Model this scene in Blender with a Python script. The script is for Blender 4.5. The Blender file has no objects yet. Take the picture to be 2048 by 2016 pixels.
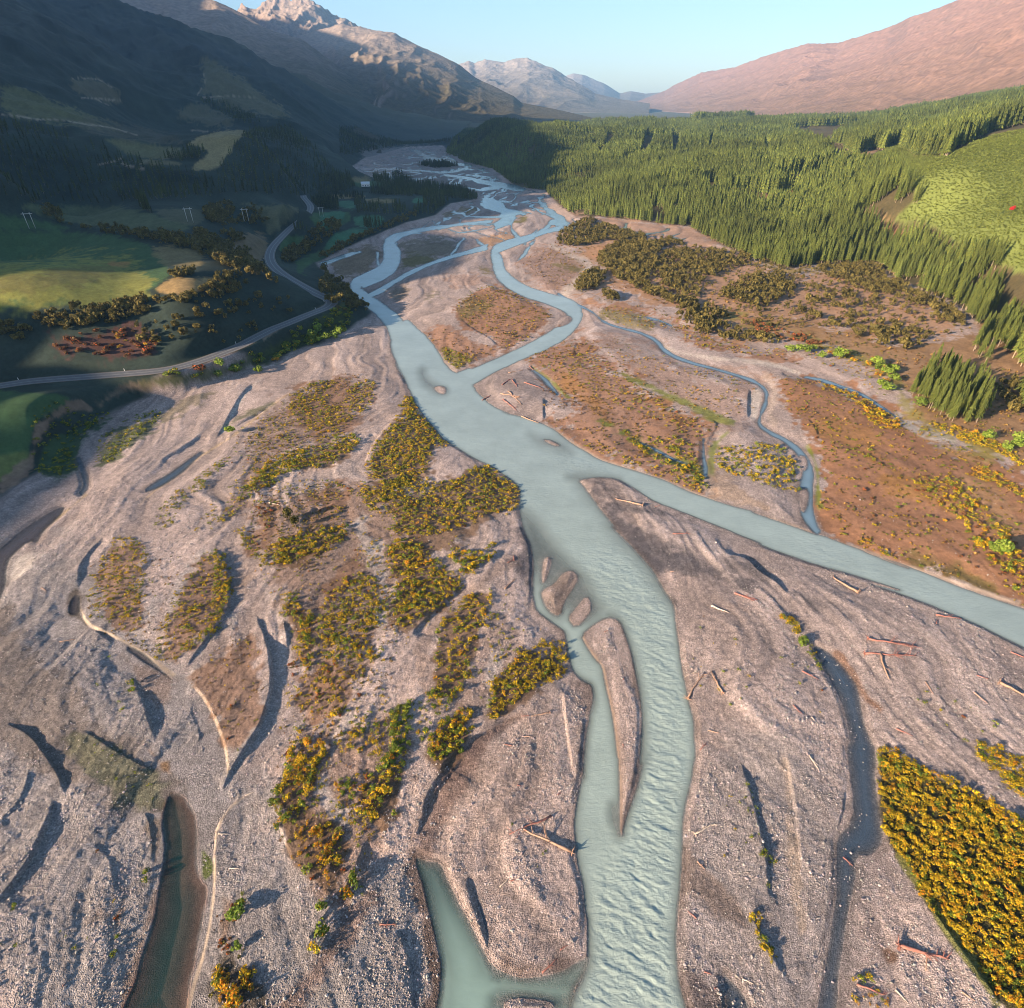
import bpy, math, random
import numpy as np
from mathutils import Vector, Matrix

# ------------------------------------------------------------------ camera, sky, sun, exposure
C = bpy.context.scene
FPX, HCAM, HORIZ = 1200.0, 120.0, 200.0
PITCH = math.atan((1008 - HORIZ) / FPX)
SP, CP = math.sin(PITCH), math.cos(PITCH)
cam = bpy.data.cameras.new('camera')
cam.sensor_fit = 'HORIZONTAL'; cam.sensor_width = 36.0; cam.lens = 36.0 * FPX / 2048
cam.clip_start = 1.0; cam.clip_end = 120000.0
camo = bpy.data.objects.new('camera', cam); C.collection.objects.link(camo)
camo.location = (0, 0, HCAM); camo.rotation_euler = (math.pi / 2 - PITCH, 0, 0)
C.camera = camo

SUN_EL, SUN_AZ = math.radians(17.0), math.radians(213.0)      # azimuth counter-clockwise from +X
SDX, SDY = math.cos(SUN_AZ), math.sin(SUN_AZ)                  # towards the sun
W = bpy.data.worlds.new('World'); C.world = W; W.use_nodes = True
nt = W.node_tree; nt.nodes.clear()
sky = nt.nodes.new('ShaderNodeTexSky'); sky.sky_type = 'NISHITA'; sky.sun_disc = False
sky.sun_elevation = SUN_EL; sky.sun_rotation = math.atan2(SDX, SDY)
sky.altitude = 300; sky.air_density = 1.0; sky.dust_density = 1.0; sky.ozone_density = 1.7
bg = nt.nodes.new('ShaderNodeBackground'); bg.inputs[1].default_value = 0.06
wo = nt.nodes.new('ShaderNodeOutputWorld')
nt.links.new(sky.outputs[0], bg.inputs[0]); nt.links.new(bg.outputs[0], wo.inputs[0])
sl = bpy.data.lights.new('sun', 'SUN'); sl.energy = 5.0; sl.angle = math.radians(0.5); sl.color = (1.0, 0.775, 0.56)
so = bpy.data.objects.new('sun', sl); C.collection.objects.link(so)
sdir = Vector((SDX * math.cos(SUN_EL), SDY * math.cos(SUN_EL), math.sin(SUN_EL)))
so.rotation_euler = sdir.to_track_quat('Z', 'Y').to_euler(); so.location = sdir * 3000
C.view_settings.view_transform = 'Standard'; C.view_settings.look = 'None'
C.view_settings.exposure = 1.85; C.view_settings.gamma = 1.0
C.cycles.use_denoising = True; C.cycles.filter_width = 0.95
C.cycles.max_bounces = 6; C.cycles.diffuse_bounces = 1; C.cycles.glossy_bounces = 2
C.cycles.transparent_max_bounces = 8; C.cycles.volume_bounces = 1
HAZE_DENSITY = 0.00004
HAZE_COLOR = (0.27, 0.57, 1.0)

# ------------------------------------------------------------------ small maths
RNG = np.random.default_rng(7)
random.seed(7)

def project(x, y, z):                      # world -> photograph pixel (2048 wide)
    zz = z - HCAM
    d = y * CP - zz * SP
    d = np.where(d < 1e-3, 1e-3, d)
    up = y * SP + zz * CP
    return 1024 + FPX * x / d, 1008 - FPX * up / d, d

def ray(px, py):
    up = 1008.0 - py
    return px - 1024.0, FPX * CP + up * SP, -FPX * SP + up * CP

def at(px, py, z=0.0):
    x, y, w = ray(px, py)
    w = min(w, -6.0)
    t = (z - HCAM) / w
    return (x * t, y * t)

def at_dist(px, py, dist):                 # world point on the ray through a pixel at a horizontal distance
    x, y, w = ray(px, py)
    t = dist / math.hypot(x, y)
    return (x * t, y * t, HCAM + w * t)

CROP = {'A1': (0, 0, .36194), 'A2': (680, 0, .36194), 'A3': (1348, 0, .36194), 'A4': (0, 380, .36194),
        'A5': (640, 280, .28956), 'A6': (1100, 380, .25853), 'A7': (1500, 380, .28335), 'A8': (0, 700, .31024),
        'B1': (500, 700, .28438), 'B2': (1000, 680, .28438), 'B3': (1500, 700, .28335), 'B4': (0, 1080, .28956),
        'B5': (480, 1080, .28956), 'B6': (980, 1050, .26887), 'B7': (1450, 1100, .30920), 'B8': (0, 1530, .28956),
        'C1': (380, 1530, .29990), 'C2': (820, 1500, .29990), 'C3': (1350, 1480, .36091), 'N': (0, 0, 1.0), 'F': (0, 0, 1.05895)}

def P(s):                                  # 'B1 280,330 450,240 C2 ...' -> list of photograph pixels
    out = []; c = CROP['N']
    for tok in s.split():
        if tok in CROP: c = CROP[tok]; continue
        v = [float(a) for a in tok.split(',')]
        out.append((c[0] + v[0] * c[2], c[1] + v[1] * c[2]) + ((v[2] * c[2],) if len(v) > 2 else ()))
    return out

def chaikin(pts, n=2, closed=True):
    p = np.array(pts, float)
    for _ in range(n):
        if closed:
            q = np.roll(p, -1, 0)
            p = np.stack([p * .75 + q * .25, p * .25 + q * .75], 1).reshape(-1, p.shape[1])
        else:
            q = np.stack([p[:-1] * .75 + p[1:] * .25, p[:-1] * .25 + p[1:] * .75], 1).reshape(-1, p.shape[1])
            p = np.vstack([p[:1], q, p[-1:]])
    return p

def strip_poly(pts3):                      # pixel centreline with apparent widths -> closed pixel polygon
    p = chaikin(pts3, 2, False)
    d = np.gradient(p[:, :2], axis=0); d /= np.linalg.norm(d, axis=1, keepdims=True) + 1e-9
    n = np.stack([-d[:, 1], d[:, 0]], 1) * p[:, 2:3] * .5
    return np.vstack([p[:, :2] + n, (p[:, :2] - n)[::-1]])

def to_world(poly, z=0.0):
    return np.array([at(a[0], a[1], z) for a in poly])

def sdf(X, Y, poly, margin):               # signed distance, + inside, -margin where farther than the margin
    poly = np.asarray(poly, float)
    lo = poly.min(0) - margin; hi = poly.max(0) + margin
    out = np.full(X.shape, -float(margin))
    m = (X > lo[0]) & (X < hi[0]) & (Y > lo[1]) & (Y < hi[1])
    if not m.any(): return out
    x = X[m]; y = Y[m]
    d2 = np.full(x.shape, 1e18); ins = np.zeros(x.shape, bool)
    for (ax, ay), (bx, by) in zip(poly, np.roll(poly, -1, 0)):
        ex, ey = bx - ax, by - ay
        L = ex * ex + ey * ey
        if L < 1e-12: continue
        wx, wy = x - ax, y - ay
        t = np.clip((wx * ex + wy * ey) / L, 0, 1)
        dx = wx - t * ex; dy = wy - t * ey
        d2 = np.minimum(d2, dx * dx + dy * dy)
        c = (ay <= y) != (by <= y)
        if c.any():
            xi = ax + (y - ay) * (ex / ey if ey != 0 else 0.0)
            ins ^= c & (x < xi)
    d = np.sqrt(d2)
    out[m] = np.maximum(np.where(ins, d, -d), -margin)
    return out

def line_dist(X, Y, pts, margin):          # unsigned distance, signed side (+ = right of travel), arc parameter 0..1
    pts = np.asarray(pts, float)
    lo = pts.min(0) - margin; hi = pts.max(0) + margin
    D = np.full(X.shape, float(margin)); S = np.zeros(X.shape); T = np.zeros(X.shape)
    m = (X > lo[0]) & (X < hi[0]) & (Y > lo[1]) & (Y < hi[1])
    if not m.any(): return D, S, T, m
    x = X[m]; y = Y[m]
    seg = np.hypot(*np.diff(pts, axis=0).T); cum = np.concatenate([[0], np.cumsum(seg)]); tot = cum[-1]
    best = np.full(x.shape, 1e18); sd = np.zeros(x.shape); tt = np.zeros(x.shape)
    for i in range(len(pts) - 1):
        (ax, ay), (bx, by) = pts[i], pts[i + 1]
        ex, ey = bx - ax, by - ay; L = ex * ex + ey * ey
        if L < 1e-12: continue
        wx, wy = x - ax, y - ay
        t = np.clip((wx * ex + wy * ey) / L, 0, 1)
        dx = wx - t * ex; dy = wy - t * ey; d2 = dx * dx + dy * dy
        u = d2 < best
        best = np.where(u, d2, best); sd = np.where(u, np.sign(wx * ey - wy * ex), sd)
        tt = np.where(u, (cum[i] + t * seg[i]) / tot, tt)
    D[m] = np.minimum(np.sqrt(best), margin); S[m] = sd; T[m] = tt
    return D, S, T, m

def sstep(a, b, x):
    t = np.clip((x - a) / (b - a), 0, 1)
    return t * t * (3 - 2 * t)

def _hash(ix, iy, seed):
    h = (ix.astype(np.int64) * 374761393 + iy.astype(np.int64) * 668265263 + seed * 1442695041) & 0xFFFFFFFF
    h = ((h ^ (h >> 13)) * 1274126177) & 0xFFFFFFFF
    h = (h ^ (h >> 16)) & 0xFFFFFF
    return h / float(0xFFFFFF)

def vnoise(x, y, seed=0):
    ix = np.floor(x); iy = np.floor(y); fx = x - ix; fy = y - iy
    fx = fx * fx * fx * (fx * (fx * 6 - 15) + 10); fy = fy * fy * fy * (fy * (fy * 6 - 15) + 10)
    a = _hash(ix, iy, seed); b = _hash(ix + 1, iy, seed); c = _hash(ix, iy + 1, seed); d = _hash(ix + 1, iy + 1, seed)
    return (a * (1 - fx) + b * fx) * (1 - fy) + (c * (1 - fx) + d * fx) * fy * 1.0

def fbm(x, y, octs=4, seed=0, gain=.5):
    s = 0; a = 1; n = 0
    c, sn = .8, .6
    for o in range(octs):
        s = s + a * (vnoise(x, y, seed + o * 17) * 2 - 1); n += a; a *= gain
        x, y = (x * c - y * sn) * 2.03 + 11.3, (x * sn + y * c) * 2.03 - 7.1
    return s / n

def ridged(x, y, octs=4, seed=0, gain=.5):
    s = 0; a = 1; n = 0
    c, sn = .8, .6
    for o in range(octs):
        v = 1 - np.abs(vnoise(x, y, seed + o * 31) * 2 - 1); s = s + a * v * v; n += a; a *= gain
        x, y = (x * c - y * sn) * 2.03 + 5.7, (x * sn + y * c) * 2.03 + 3.1
    return s / n

# ------------------------------------------------------------------ mesh and tag helpers
def tag(o, label=None, cat=None, group=None, kind=None):
    if label: o['label'] = label
    if cat: o['category'] = cat
    if group: o['group'] = group
    if kind: o['kind'] = kind
    return o

def np_mesh(name, V, F, mat=None, smooth=False, attrs=None):
    """V (n,3), F (m,k) with k 3 or 4; attrs: name -> (n,) floats or (n,3|4) colours on the points."""
    me = bpy.data.meshes.new(name)
    V = np.ascontiguousarray(V, np.float32); F = np.ascontiguousarray(F, np.int32)
    me.vertices.add(len(V)); me.vertices.foreach_set('co', V.ravel())
    k = F.shape[1]
    me.loops.add(F.size); me.loops.foreach_set('vertex_index', F.ravel())
    me.polygons.add(len(F)); me.polygons.foreach_set('loop_start', np.arange(0, F.size, k, dtype=np.int32))
    try: me.polygons.foreach_set('loop_total', np.full(len(F), k, np.int32))
    except Exception: pass
    me.update(calc_edges=True)
    me.polygons.foreach_set('use_smooth', np.full(len(F), bool(smooth)))
    for an, av in (attrs or {}).items():
        av = np.asarray(av, np.float32)
        if av.ndim == 1:
            a = me.attributes.new(an, 'FLOAT', 'POINT'); a.data.foreach_set('value', av)
        else:
            if av.shape[1] == 3: av = np.hstack([av, np.ones((len(av), 1), np.float32)])
            a = me.attributes.new(an, 'FLOAT_COLOR', 'POINT'); a.data.foreach_set('color', np.ascontiguousarray(av).ravel())
    if mat: me.materials.append(mat)
    return me

def link(name, me, parent=None, loc=None):
    o = bpy.data.objects.new(name, me); C.collection.objects.link(o)
    if parent: o.parent = parent
    if loc is not None: o.location = loc
    return o

class NT:
    def __init__(s, name):
        s.m = bpy.data.materials.new(name); s.m.use_nodes = True; s.t = s.m.node_tree; s.t.nodes.clear()
        s.out = s.t.nodes.new('ShaderNodeOutputMaterial')
    def n(s, typ, props=None, **inp):
        nd = s.t.nodes.new(typ)
        for k, v in (props or {}).items(): setattr(nd, k, v)
        for k, v in inp.items():
            key = int(k[1:]) if k[0] == 'i' and k[1:].isdigit() else k.replace('_', ' ')
            if isinstance(v, bpy.types.NodeSocket): s.t.links.new(v, nd.inputs[key])
            else: nd.inputs[key].default_value = v
        return nd
    def l(s, a, b): s.t.links.new(a, b)
    def attr(s, name): return s.n('ShaderNodeAttribute', {'attribute_name': name})
    def noise(s, scale, detail=3, rough=.55, vec=None, dist=0.0):
        nd = s.n('ShaderNodeTexNoise', Scale=scale, Detail=detail, Roughness=rough, Distortion=dist)
        if vec is not None: s.l(vec, nd.inputs['Vector'])
        return nd
    def math(s, op, a, b=0.0, clamp=False):
        nd = s.n('ShaderNodeMath', {'operation': op, 'use_clamp': clamp}, i0=a, i1=b); return nd.outputs[0]
    def ramp(s, fac, stops):
        nd = s.t.nodes.new('ShaderNodeValToRGB'); e = nd.color_ramp.elements
        while len(e) < len(stops): e.new(.5)
        for q, (p, c) in zip(e, stops):
            q.position = p; q.color = (c, c, c, 1) if isinstance(c, (int, float)) else (*c, 1)
        s.l(fac, nd.inputs[0]); return nd.outputs[0]
    def mix(s, fac, a, b, blend='MIX'):
        nd = s.n('ShaderNodeMix', {'data_type': 'RGBA', 'blend_type': blend})
        for i, v in ((0, fac), (6, a), (7, b)):
            if isinstance(v, bpy.types.NodeSocket): s.l(v, nd.inputs[i])
            elif i == 0: nd.inputs[0].default_value = v
            else: nd.inputs[i].default_value = (*v, 1) if len(v) == 3 else v
        return nd.outputs[2]
    def pos(s): return s.n('ShaderNodeNewGeometry').outputs['Position']

def simple_mat(name, col, rough=.8, noise_scale=4.0, amt=.35, metallic=0.0):
    k = NT(name); nz = k.noise(noise_scale, 4, .6, k.n('ShaderNodeTexCoord').outputs['Object'])
    f = k.ramp(nz.outputs[0], [(.3, 1 - amt), (.7, 1 + amt * .6)])
    c = k.mix(1.0, col, f, 'MULTIPLY')
    b = k.n('ShaderNodeBsdfPrincipled', Base_Color=c, Roughness=rough, Metallic=metallic)
    bp = k.n('ShaderNodeBump', Strength=.4, Distance=.05, Height=nz.outputs[0]); k.l(bp.outputs[0], b.inputs['Normal'])
    k.l(b.outputs[0], k.out.inputs[0]); return k.m
# ------------------------------------------------------------------ survey of the valley floor (photograph pixels, put on the ground by at())
WATER_ADD = []      # (pixel polygon, kind)   kind 0 milky river, 1 clear pool, 2 shallow stream
def wpoly(s, kind=0, smooth=1): WATER_ADD.append((chaikin([p[:2] for p in P(s)], smooth), kind))
def wstrip(s, kind=0): WATER_ADD.append((strip_poly([(a, b, w * (.74 if b < 470 and kind == 0 else 1.0)) for a, b, w in P(s)]), kind))
MAIN_RIVER = ('A5 470,1310 490,1370 485,1420 490,1480 530,1540 580,1658 B1 1000,50 1060,160 1110,260 1160,370 1220,470 1290,540 1340,610 1400,660 '
 '1480,700 1600,780 1700,820 1780,880 1850,930 1895,980 1899,1060 1890,1110 1900,1150 B6 260,60 310,150 325,330 318,450 320,580 350,650 430,710 520,770 560,800 '
 '570,900 590,1040 630,1120 700,1170 760,1190 772,1280 750,1400 720,1550 700,1700 690,1890 C2 1150,150 1130,260 1100,400 1090,520 1100,640 1120,780 1150,900 1160,1050 '
 '1180,1150 1190,1280 1180,1400 1150,1500 1080,1640 1050,1721 1000,2000 1500,2200 1900,2000 1840,1721 1800,1560 1790,1400 1785,1200 1800,1000 1810,800 1830,650 1830,500 '
 '1850,380 1880,250 1905,100 B6 1545,1700 1530,1600 1530,1450 1490,1330 1460,1180 1430,1050 1410,900 1390,740 1385,640 1370,580 1300,480 1220,340 1150,260 1050,150 '
 '960,60 900,0 B2 870,1380 800,1300 720,1200 640,1090 590,1020 555,990 620,975 700,968 820,978 900,1020 1000,1090 1100,1150 1250,1200 1400,1260 1550,1320 1700,1380 1850,1440 '
 'B3 0,1350 200,1430 500,1530 700,1580 900,1640 1100,1710 B7 900,210 1150,290 1350,370 1600,470 1780,560 1934,635 2400,880 2400,560 1934,375 1850,350 1700,300 1500,230 '
 '1300,150 1150,90 1000,40 880,0 B3 1150,1550 1000,1500 800,1410 600,1340 520,1305 440,1290 300,1240 160,1190 0,1140 B2 1850,1220 1700,1180 1560,1140 1430,1100 1300,1050 '
 '1150,980 1000,930 830,880 700,840 580,770 480,710 400,640 310,595 200,550 100,530 0,500 B1 1850,460 1700,390 1600,300 1565,240 1590,200 1650,160 1560,120 1465,150 '
 'A5 940,1610 880,1560 830,1480 780,1400 700,1320 640,1260 600,1230')
wpoly(MAIN_RIVER)
for s in ('A5 1700,600,60 1560,630,50 1430,680,50 1300,720,60 1200,760,60 1225,830,85 1235,900,75 1285,970,85 1390,1035,85 1500,1075,80 1620,1110,80 1730,1150,110 1770,1215,130 1690,1320,105 1550,1400,95 1400,1470,85 1250,1540,85 1100,1610,100 960,1680,120',
          'A5 1200,560,30 1000,580,36 850,600,36 700,620,36 570,650,50 480,690,70 490,740,110 500,800,125 490,860,115 430,920,100 330,960,100 240,1000,85 260,1050,75 330,1110,85 430,1180,100 520,1270,130 560,1360,150',
          'A5 620,55,14 680,90,40 740,120,40 850,140,30 950,170,30 1050,170,25 1000,200,30 850,230,25 700,210,16 560,210,14 430,190,10',
          'A5 850,240,20 1000,260,30 1130,290,50 1230,310,55 1350,330,60 1420,350,30', 'A5 1250,320,50 1150,340,40 1080,350,20 950,310,16 890,300,10',
          'A5 1250,330,30 1180,370,30 1120,410,40 1150,450,90 1250,470,90 1330,505,70 1340,560,60',
          'A5 1120,400,30 1200,430,60 1300,480,90 1290,560,90 1200,600,60',
          'A5 1540,360,20 1550,380,30 1500,420,40 1570,480,70 1650,530,75 1700,580,75 1720,610,50', 'A5 1700,600,50 1600,560,60 1580,600,60 1450,680,40',
          'A5 1160,740,40 1000,780,30 830,830,26 700,880,26 600,930,34 480,1000,40 400,1050,40 330,1080,30', 'A5 1330,500,60 1340,580,50 1330,640,40 1390,690,40',
          'A5 1000,680,20 960,710,16 940,760,24 900,790,12', 'A5 1080,690,14 1140,740,16', 'A5 1400,355,12 1300,385,16 1250,415,16', 'A5 0,860,30 100,830,30 200,790,30 290,770,12',
          'A5 1480,690,14 1430,760,26 1400,810,26 1350,830,14', 'A5 400,770,24 395,830,20 410,880,16', 'A5 1450,420,24 1350,440,16 1320,450,10',
          'A5 860,600,14 940,640,14 1000,640,10 1200,600,12', 'A5 600,640,24 700,645,10'): wstrip(s)
for s in ('A6 60,800,16 170,870,18 330,940,18 420,1030,18 560,1070,18 720,1110,18 830,1170,32 870,1230,34 960,1290,28 1100,1340,24 1300,1390,22 1500,1450,24 1620,1500,28 1680,1560,32 1670,1625,32 B3 110,380,36 70,470,32 60,530,30 150,590,32 240,630,32 320,690,44 385,760,64 415,850,64 400,950,100 392,1060,115 405,1160,95 455,1260,70 500,1300,50',
          'A6 740,985,14 850,1010,20 960,1060,12', 'B2 220,205,12 310,270,25 370,340,25 410,385,14', 'B2 1430,690,12 1430,820,20 1445,900,38 1445,965,30',
          'B2 980,720,12 1130,790,24 1220,840,14 1310,870,10', 'B3 380,190,14 500,210,22 620,250,24 760,300,24 850,350,24 950,420,22 1040,480,14'): wstrip(s, 5)
for s in ('A8 940,905,18 1010,870,50 1130,800,42 1240,710,30 1300,660,12', 'A8 500,690,30 520,740,45 545,800,40 560,880,30 520,930,20'): wstrip(s, 2)
wpoly('A8 -60,1330 0,1280 150,1150 300,1060 420,1000 400,1060 290,1160 250,1250 B4 200,15 120,80 60,150 45,300 0,420 -60,500', 3)
wpoly('B8 1170,200 1240,190 1320,290 1350,380 1365,500 1365,660 1395,810 1440,820 1430,950 1400,1100 1360,1300 1300,1600 1270,1850 780,1850 860,1650 930,1500 980,1300 1050,1080 1090,850 1130,680 1135,500 1125,380 1150,260', 1)
wpoly('C2 30,700 120,740 210,740 260,860 330,1000 400,1130 460,1250 515,1370 545,1430 650,1490 760,1520 1000,1480 1130,1400 1190,1380 1170,1500 1080,1620 1080,1950 150,1950 210,1500 170,1300 130,1130 90,930 40,800', 4)
wpoly('C3 940,-30 1110,-20 1110,200 1140,420 1160,560 1100,640 1000,640 1000,800 960,960 930,1150 900,1300 880,1600 780,1600 840,1250 880,1000 900,800 890,640 890,540 980,450 980,250', 2)
wpoly('B7 560,610 640,640 720,700 800,790 860,880 880,1000 900,1100 970,1280 980,1600 840,1600 820,1350 790,1100 740,950 690,850 620,740', 2)
wpoly('C3 260,1290 310,1330 370,1400 420,1500 300,1540 280,1400', 2)
wpoly('C2 405,860 425,900 450,970 500,1080 530,1180 530,1330 505,1230 470,1120 430,990', 2)
wpoly('B4 470,520 555,520 555,400 540,370 500,400 480,450', 3)
wpoly('B4 860,730 960,760 1080,850 1160,930 1195,970 1170,960 1060,890 960,820', 3)
WATER_SUB = [chaikin([p[:2] for p in P(s)], 1) for s in (
 'B6 400,250 440,235 462,260 430,380 395,440 385,380', 'B6 480,440 540,360 610,335 668,390 610,480 550,570 520,685 440,640 395,560 382,490',
 'B6 580,690 640,620 720,520 758,600 740,660 640,770', 'B6 680,820 780,740 870,690 960,710 1000,800 1050,950 1080,1100 1110,1250 1130,1450 1120,1650 1100,1890 C2 1550,60 1520,220 1475,350 1430,480 1408,590 1402,480 1402,400 1400,200 1395,0 B6 955,1750 940,1600 920,1450 890,1300 860,1180 840,1050 790,1000 720,900',
 'B1 1290,262 1340,252 1378,265 1372,310 1330,305', 'B2 300,700 360,705 430,745 380,745', 'A5 1280,815 1340,785 1385,810 1340,850',
 'A5 1600,1300 1650,1230 1720,1210 1745,1240 1700,1280', 'B3 340,740 400,755 405,830 375,860', 'B3 345,1000 390,965 418,1020 400,1110 370,1155 345,1080',
 'A5 1330,560 1400,520 1500,500 1570,530 1590,560 1520,610 1420,655 1330,630', 'A5 940,680 900,780 830,810 560,870 580,800 520,690 700,650 900,640',
 'C2 600,1690 700,1650 850,1660 980,1690 900,1760 700,1800')]
# shallow places where the bed shows through the milky water: polygon, strength, softness (px)
SHALLOW = [(chaikin([p[:2] for p in P(s)], 1), a, w) for s, a, w in (
 ('B1 1890,1110 1960,1150 B6 380,0 450,120 560,230 650,310 740,420 780,540 850,640 700,760 600,620 480,700 430,640 360,420 250,200 240,0', .8, 26),
 ('B6 850,640 960,680 1010,780 1060,900 1090,1020 1115,1150 1135,1300 1155,1430 1155,1600 1145,1800 C2 1600,0 1550,100 1500,260 1440,440 1400,600 1350,560 1450,300 B6 1060,1100 1000,840 880,700', .62, 20),
 ('B2 555,990 640,1090 760,1230 900,1400 1000,1480 1060,1460 960,1330 840,1180 740,1060 640,960', .9, 40), ('B6 860,-60 1000,120 1130,270 1230,400 1330,560 1400,620 1430,560 1300,380 1200,220 1000,0', .9, 40), ('B2 520,960 640,1090 760,1230 900,1400 960,1460 1000,1460 940,1350 820,1200 740,1080 620,950', .85, 30), ('B6 900,-40 1060,150 1160,270 1230,360 1310,480 1380,590 1430,560 1300,380 1200,220 1000,0', .85, 26),
 ('B2 180,650 300,690 440,720 520,800 420,780 260,740', .6, 22), ('B2 440,960 560,940 820,965 850,985 560,1010', .7, 18), ('B1 1180,150 1220,120 1250,200 1330,250 1390,270 1370,320 1280,290 1200,230', .7, 16),
 ('B6 620,1110 760,1180 790,1290 760,1420 740,1300 700,1220', .75, 18), ('B6 720,1420 750,1410 720,1650 700,1890 670,1890', .8, 14), ('C2 1330,330 1400,380 1410,560 1370,560 1310,450', .7, 16), ('B6 1380,640 1420,900 1450,1060 1480,1180 1530,1340 1560,1600 1580,1600 1540,1300 1460,1000 1410,640', .6, 10),
 ('C2 540,1420 780,1500 1000,1470 1190,1350 1190,1480 1080,1640 960,1600 780,1590 640,1560', .6, 22), ('C2 540,1620 800,1600 1000,1640 1090,1600 1060,1760 540,1760', .9, 22), ('C2 30,700 200,740 330,1000 420,1190 330,1060 210,860', .35, 16), ('C2 40,800 120,1000 190,1300 210,1700 120,1700', .9, 16), ('C2 430,1180 540,1400 680,1500 560,1560 510,1420', .85, 12))]

# dry banks that step down to one side: line, which side is low (E/W), height m, width of the low side m
SCARP = [(to_world(chaikin(P(s), 1, False)), side, h, w) for s, side, h, w in (
 ('B4 600,600 740,680 850,780 920,900 950,1020 1000,1150 1050,1300 1100,1420', 'E', 1.25, 9), ('B4 560,470 590,570 660,620 760,660 930,740 1060,830 1200,930 1215,1000', 'W', 1.3, 10),
 ('B4 1480,70 1560,150 1598,350 1580,520 1450,680 1330,820 1270,920', 'E', 1.0, 10), ('B4 1770,520 1840,700 1885,860 1888,1080 1820,1260 1720,1430 1600,1600 C1 240,130 190,220', 'E', 1.5, 12), ('B5 300,560 340,700 300,880 260,1080', 'E', .8, 8), ('B8 0,420 120,330 200,200 230,60', 'E', .6, 8), ('C1 700,-20 640,120 600,300 620,480 700,640', 'W', .7, 8), ('C1 1180,520 1100,760 960,960 800,1180', 'E', .9, 9), ('C3 600,40 640,240 680,480 700,760 740,1040', 'W', .6, 8), ('C3 960,-20 960,200 920,420 880,560', 'E', .6, 6), ('B5 200,740 230,1000 190,1150 130,1350 0,1560', 'E', 1.1, 12),
 ('B4 1340,1010 1430,1110 1510,1280 1570,1450 1580,1640', 'W', .9, 8), ('B4 1320,1180 1380,1320 1410,1480 1390,1640', 'E', .7, 4), ('B4 60,1290 230,1370 340,1520 430,1658 B8 440,140 470,240', 'E', 1.0, 8),
 ('B8 385,250 350,400 280,560 200,720 100,860 -30,1010', 'E', 1.2, 8), ('B4 740,0 640,80 570,170 548,260 552,370', 'E', .9, 8), ('C1 360,210 250,300 180,420 165,550 165,750 150,950 120,1130 80,1300 20,1480', 'W', 1.1, 7),
 ('C1 1730,30 1640,120 1580,230 1550,330', 'E', .8, 5), ('C1 1360,1100 1430,1200 1460,1330 1480,1500 1490,1640', 'E', .9, 7), ('B8 1010,330 1050,420 1060,560 1050,680', 'E', .9, 4),
 ('C2 400,850 425,900 440,960 480,1080 520,1180 525,1330', 'E', .8, 4), ('B5 1560,300 1430,440 1330,530 1220,630 1180,700', 'E', 1.1, 9), ('B5 1932,1185 1700,1325 1550,1425 1430,1540 1370,1640', 'E', 1.0, 8), ('C1 1850,-60 1760,30 1640,180 1560,340 1510,480', 'E', .6, 6),
 ('C3 360,120 420,320 470,520 505,700 515,880', 'E', .9, 6), ('C3 420,980 500,1140 590,1300', 'E', .7, 6), ('C3 1340,830 1420,950 1500,1080 1620,1250 1790,1480', 'E', 1.5, 6), ('A8 1020,735 1180,645 1300,560', 'E', .7, 6),
 ('A8 1640,220 1560,300 1490,420 1440,520 1390,590', 'E', .8, 7), ('A8 1800,340 1600,450 1500,520', 'E', .7, 6), ('A8 1290,640 1120,770 980,880 930,930', 'W', .8, 8), ('B7 0,40 140,60 220,160 330,220 400,310', 'E', 1.1, 5),
 ('B1 0,520 130,420 280,310 450,220 600,180', 'W', .8, 10), ('B1 600,680 800,640 880,600', 'E', .8, 6), ('B1 0,1010 130,950 300,885 560,830 700,740', 'E', .9, 8), ('B1 560,1110 420,1140 350,1250', 'E', .8, 6),
 ('B1 805,830 870,670 960,560 1060,470', 'W', .9, 8), ('B1 920,10 1000,60 1060,170 1110,260', 'E', 1.0, 5), ('B2 1750,350 1740,450 1740,560', 'E', .9, 8), ('B2 1480,570 1530,620 1440,740 1420,860', 'E', .9, 5), ('B2 310,420 300,500 310,590', 'E', .9, 4), ('B2 545,20 515,80 525,130', 'E', .7, 4),
 ('A6 1190,720 1160,790 1165,860', 'E', 1.0, 6), ('B3 210,180 280,160 340,160', 'E', .8, 4), ('B3 400,500 460,570 470,620', 'E', .8, 4), ('C2 200,720 260,850 350,1020 440,1190 510,1350', 'W', .9, 4), ('B6 690,830 780,990 850,1050', 'W', .8, 4), ('B6 540,1250 570,1500 600,1750 650,1897', 'W', .5, 4),
 ('A5 1130,800 1160,860 1215,900', 'E', .9, 6), ('A5 960,1240 1040,1310 1180,1390 1240,1450', 'E', .7, 8), ('B4 580,1330 900,1540 1200,1650', 'E', .5, 8), ('B8 640,560 760,640 800,780 800,900', 'E', .4, 6))]

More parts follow.
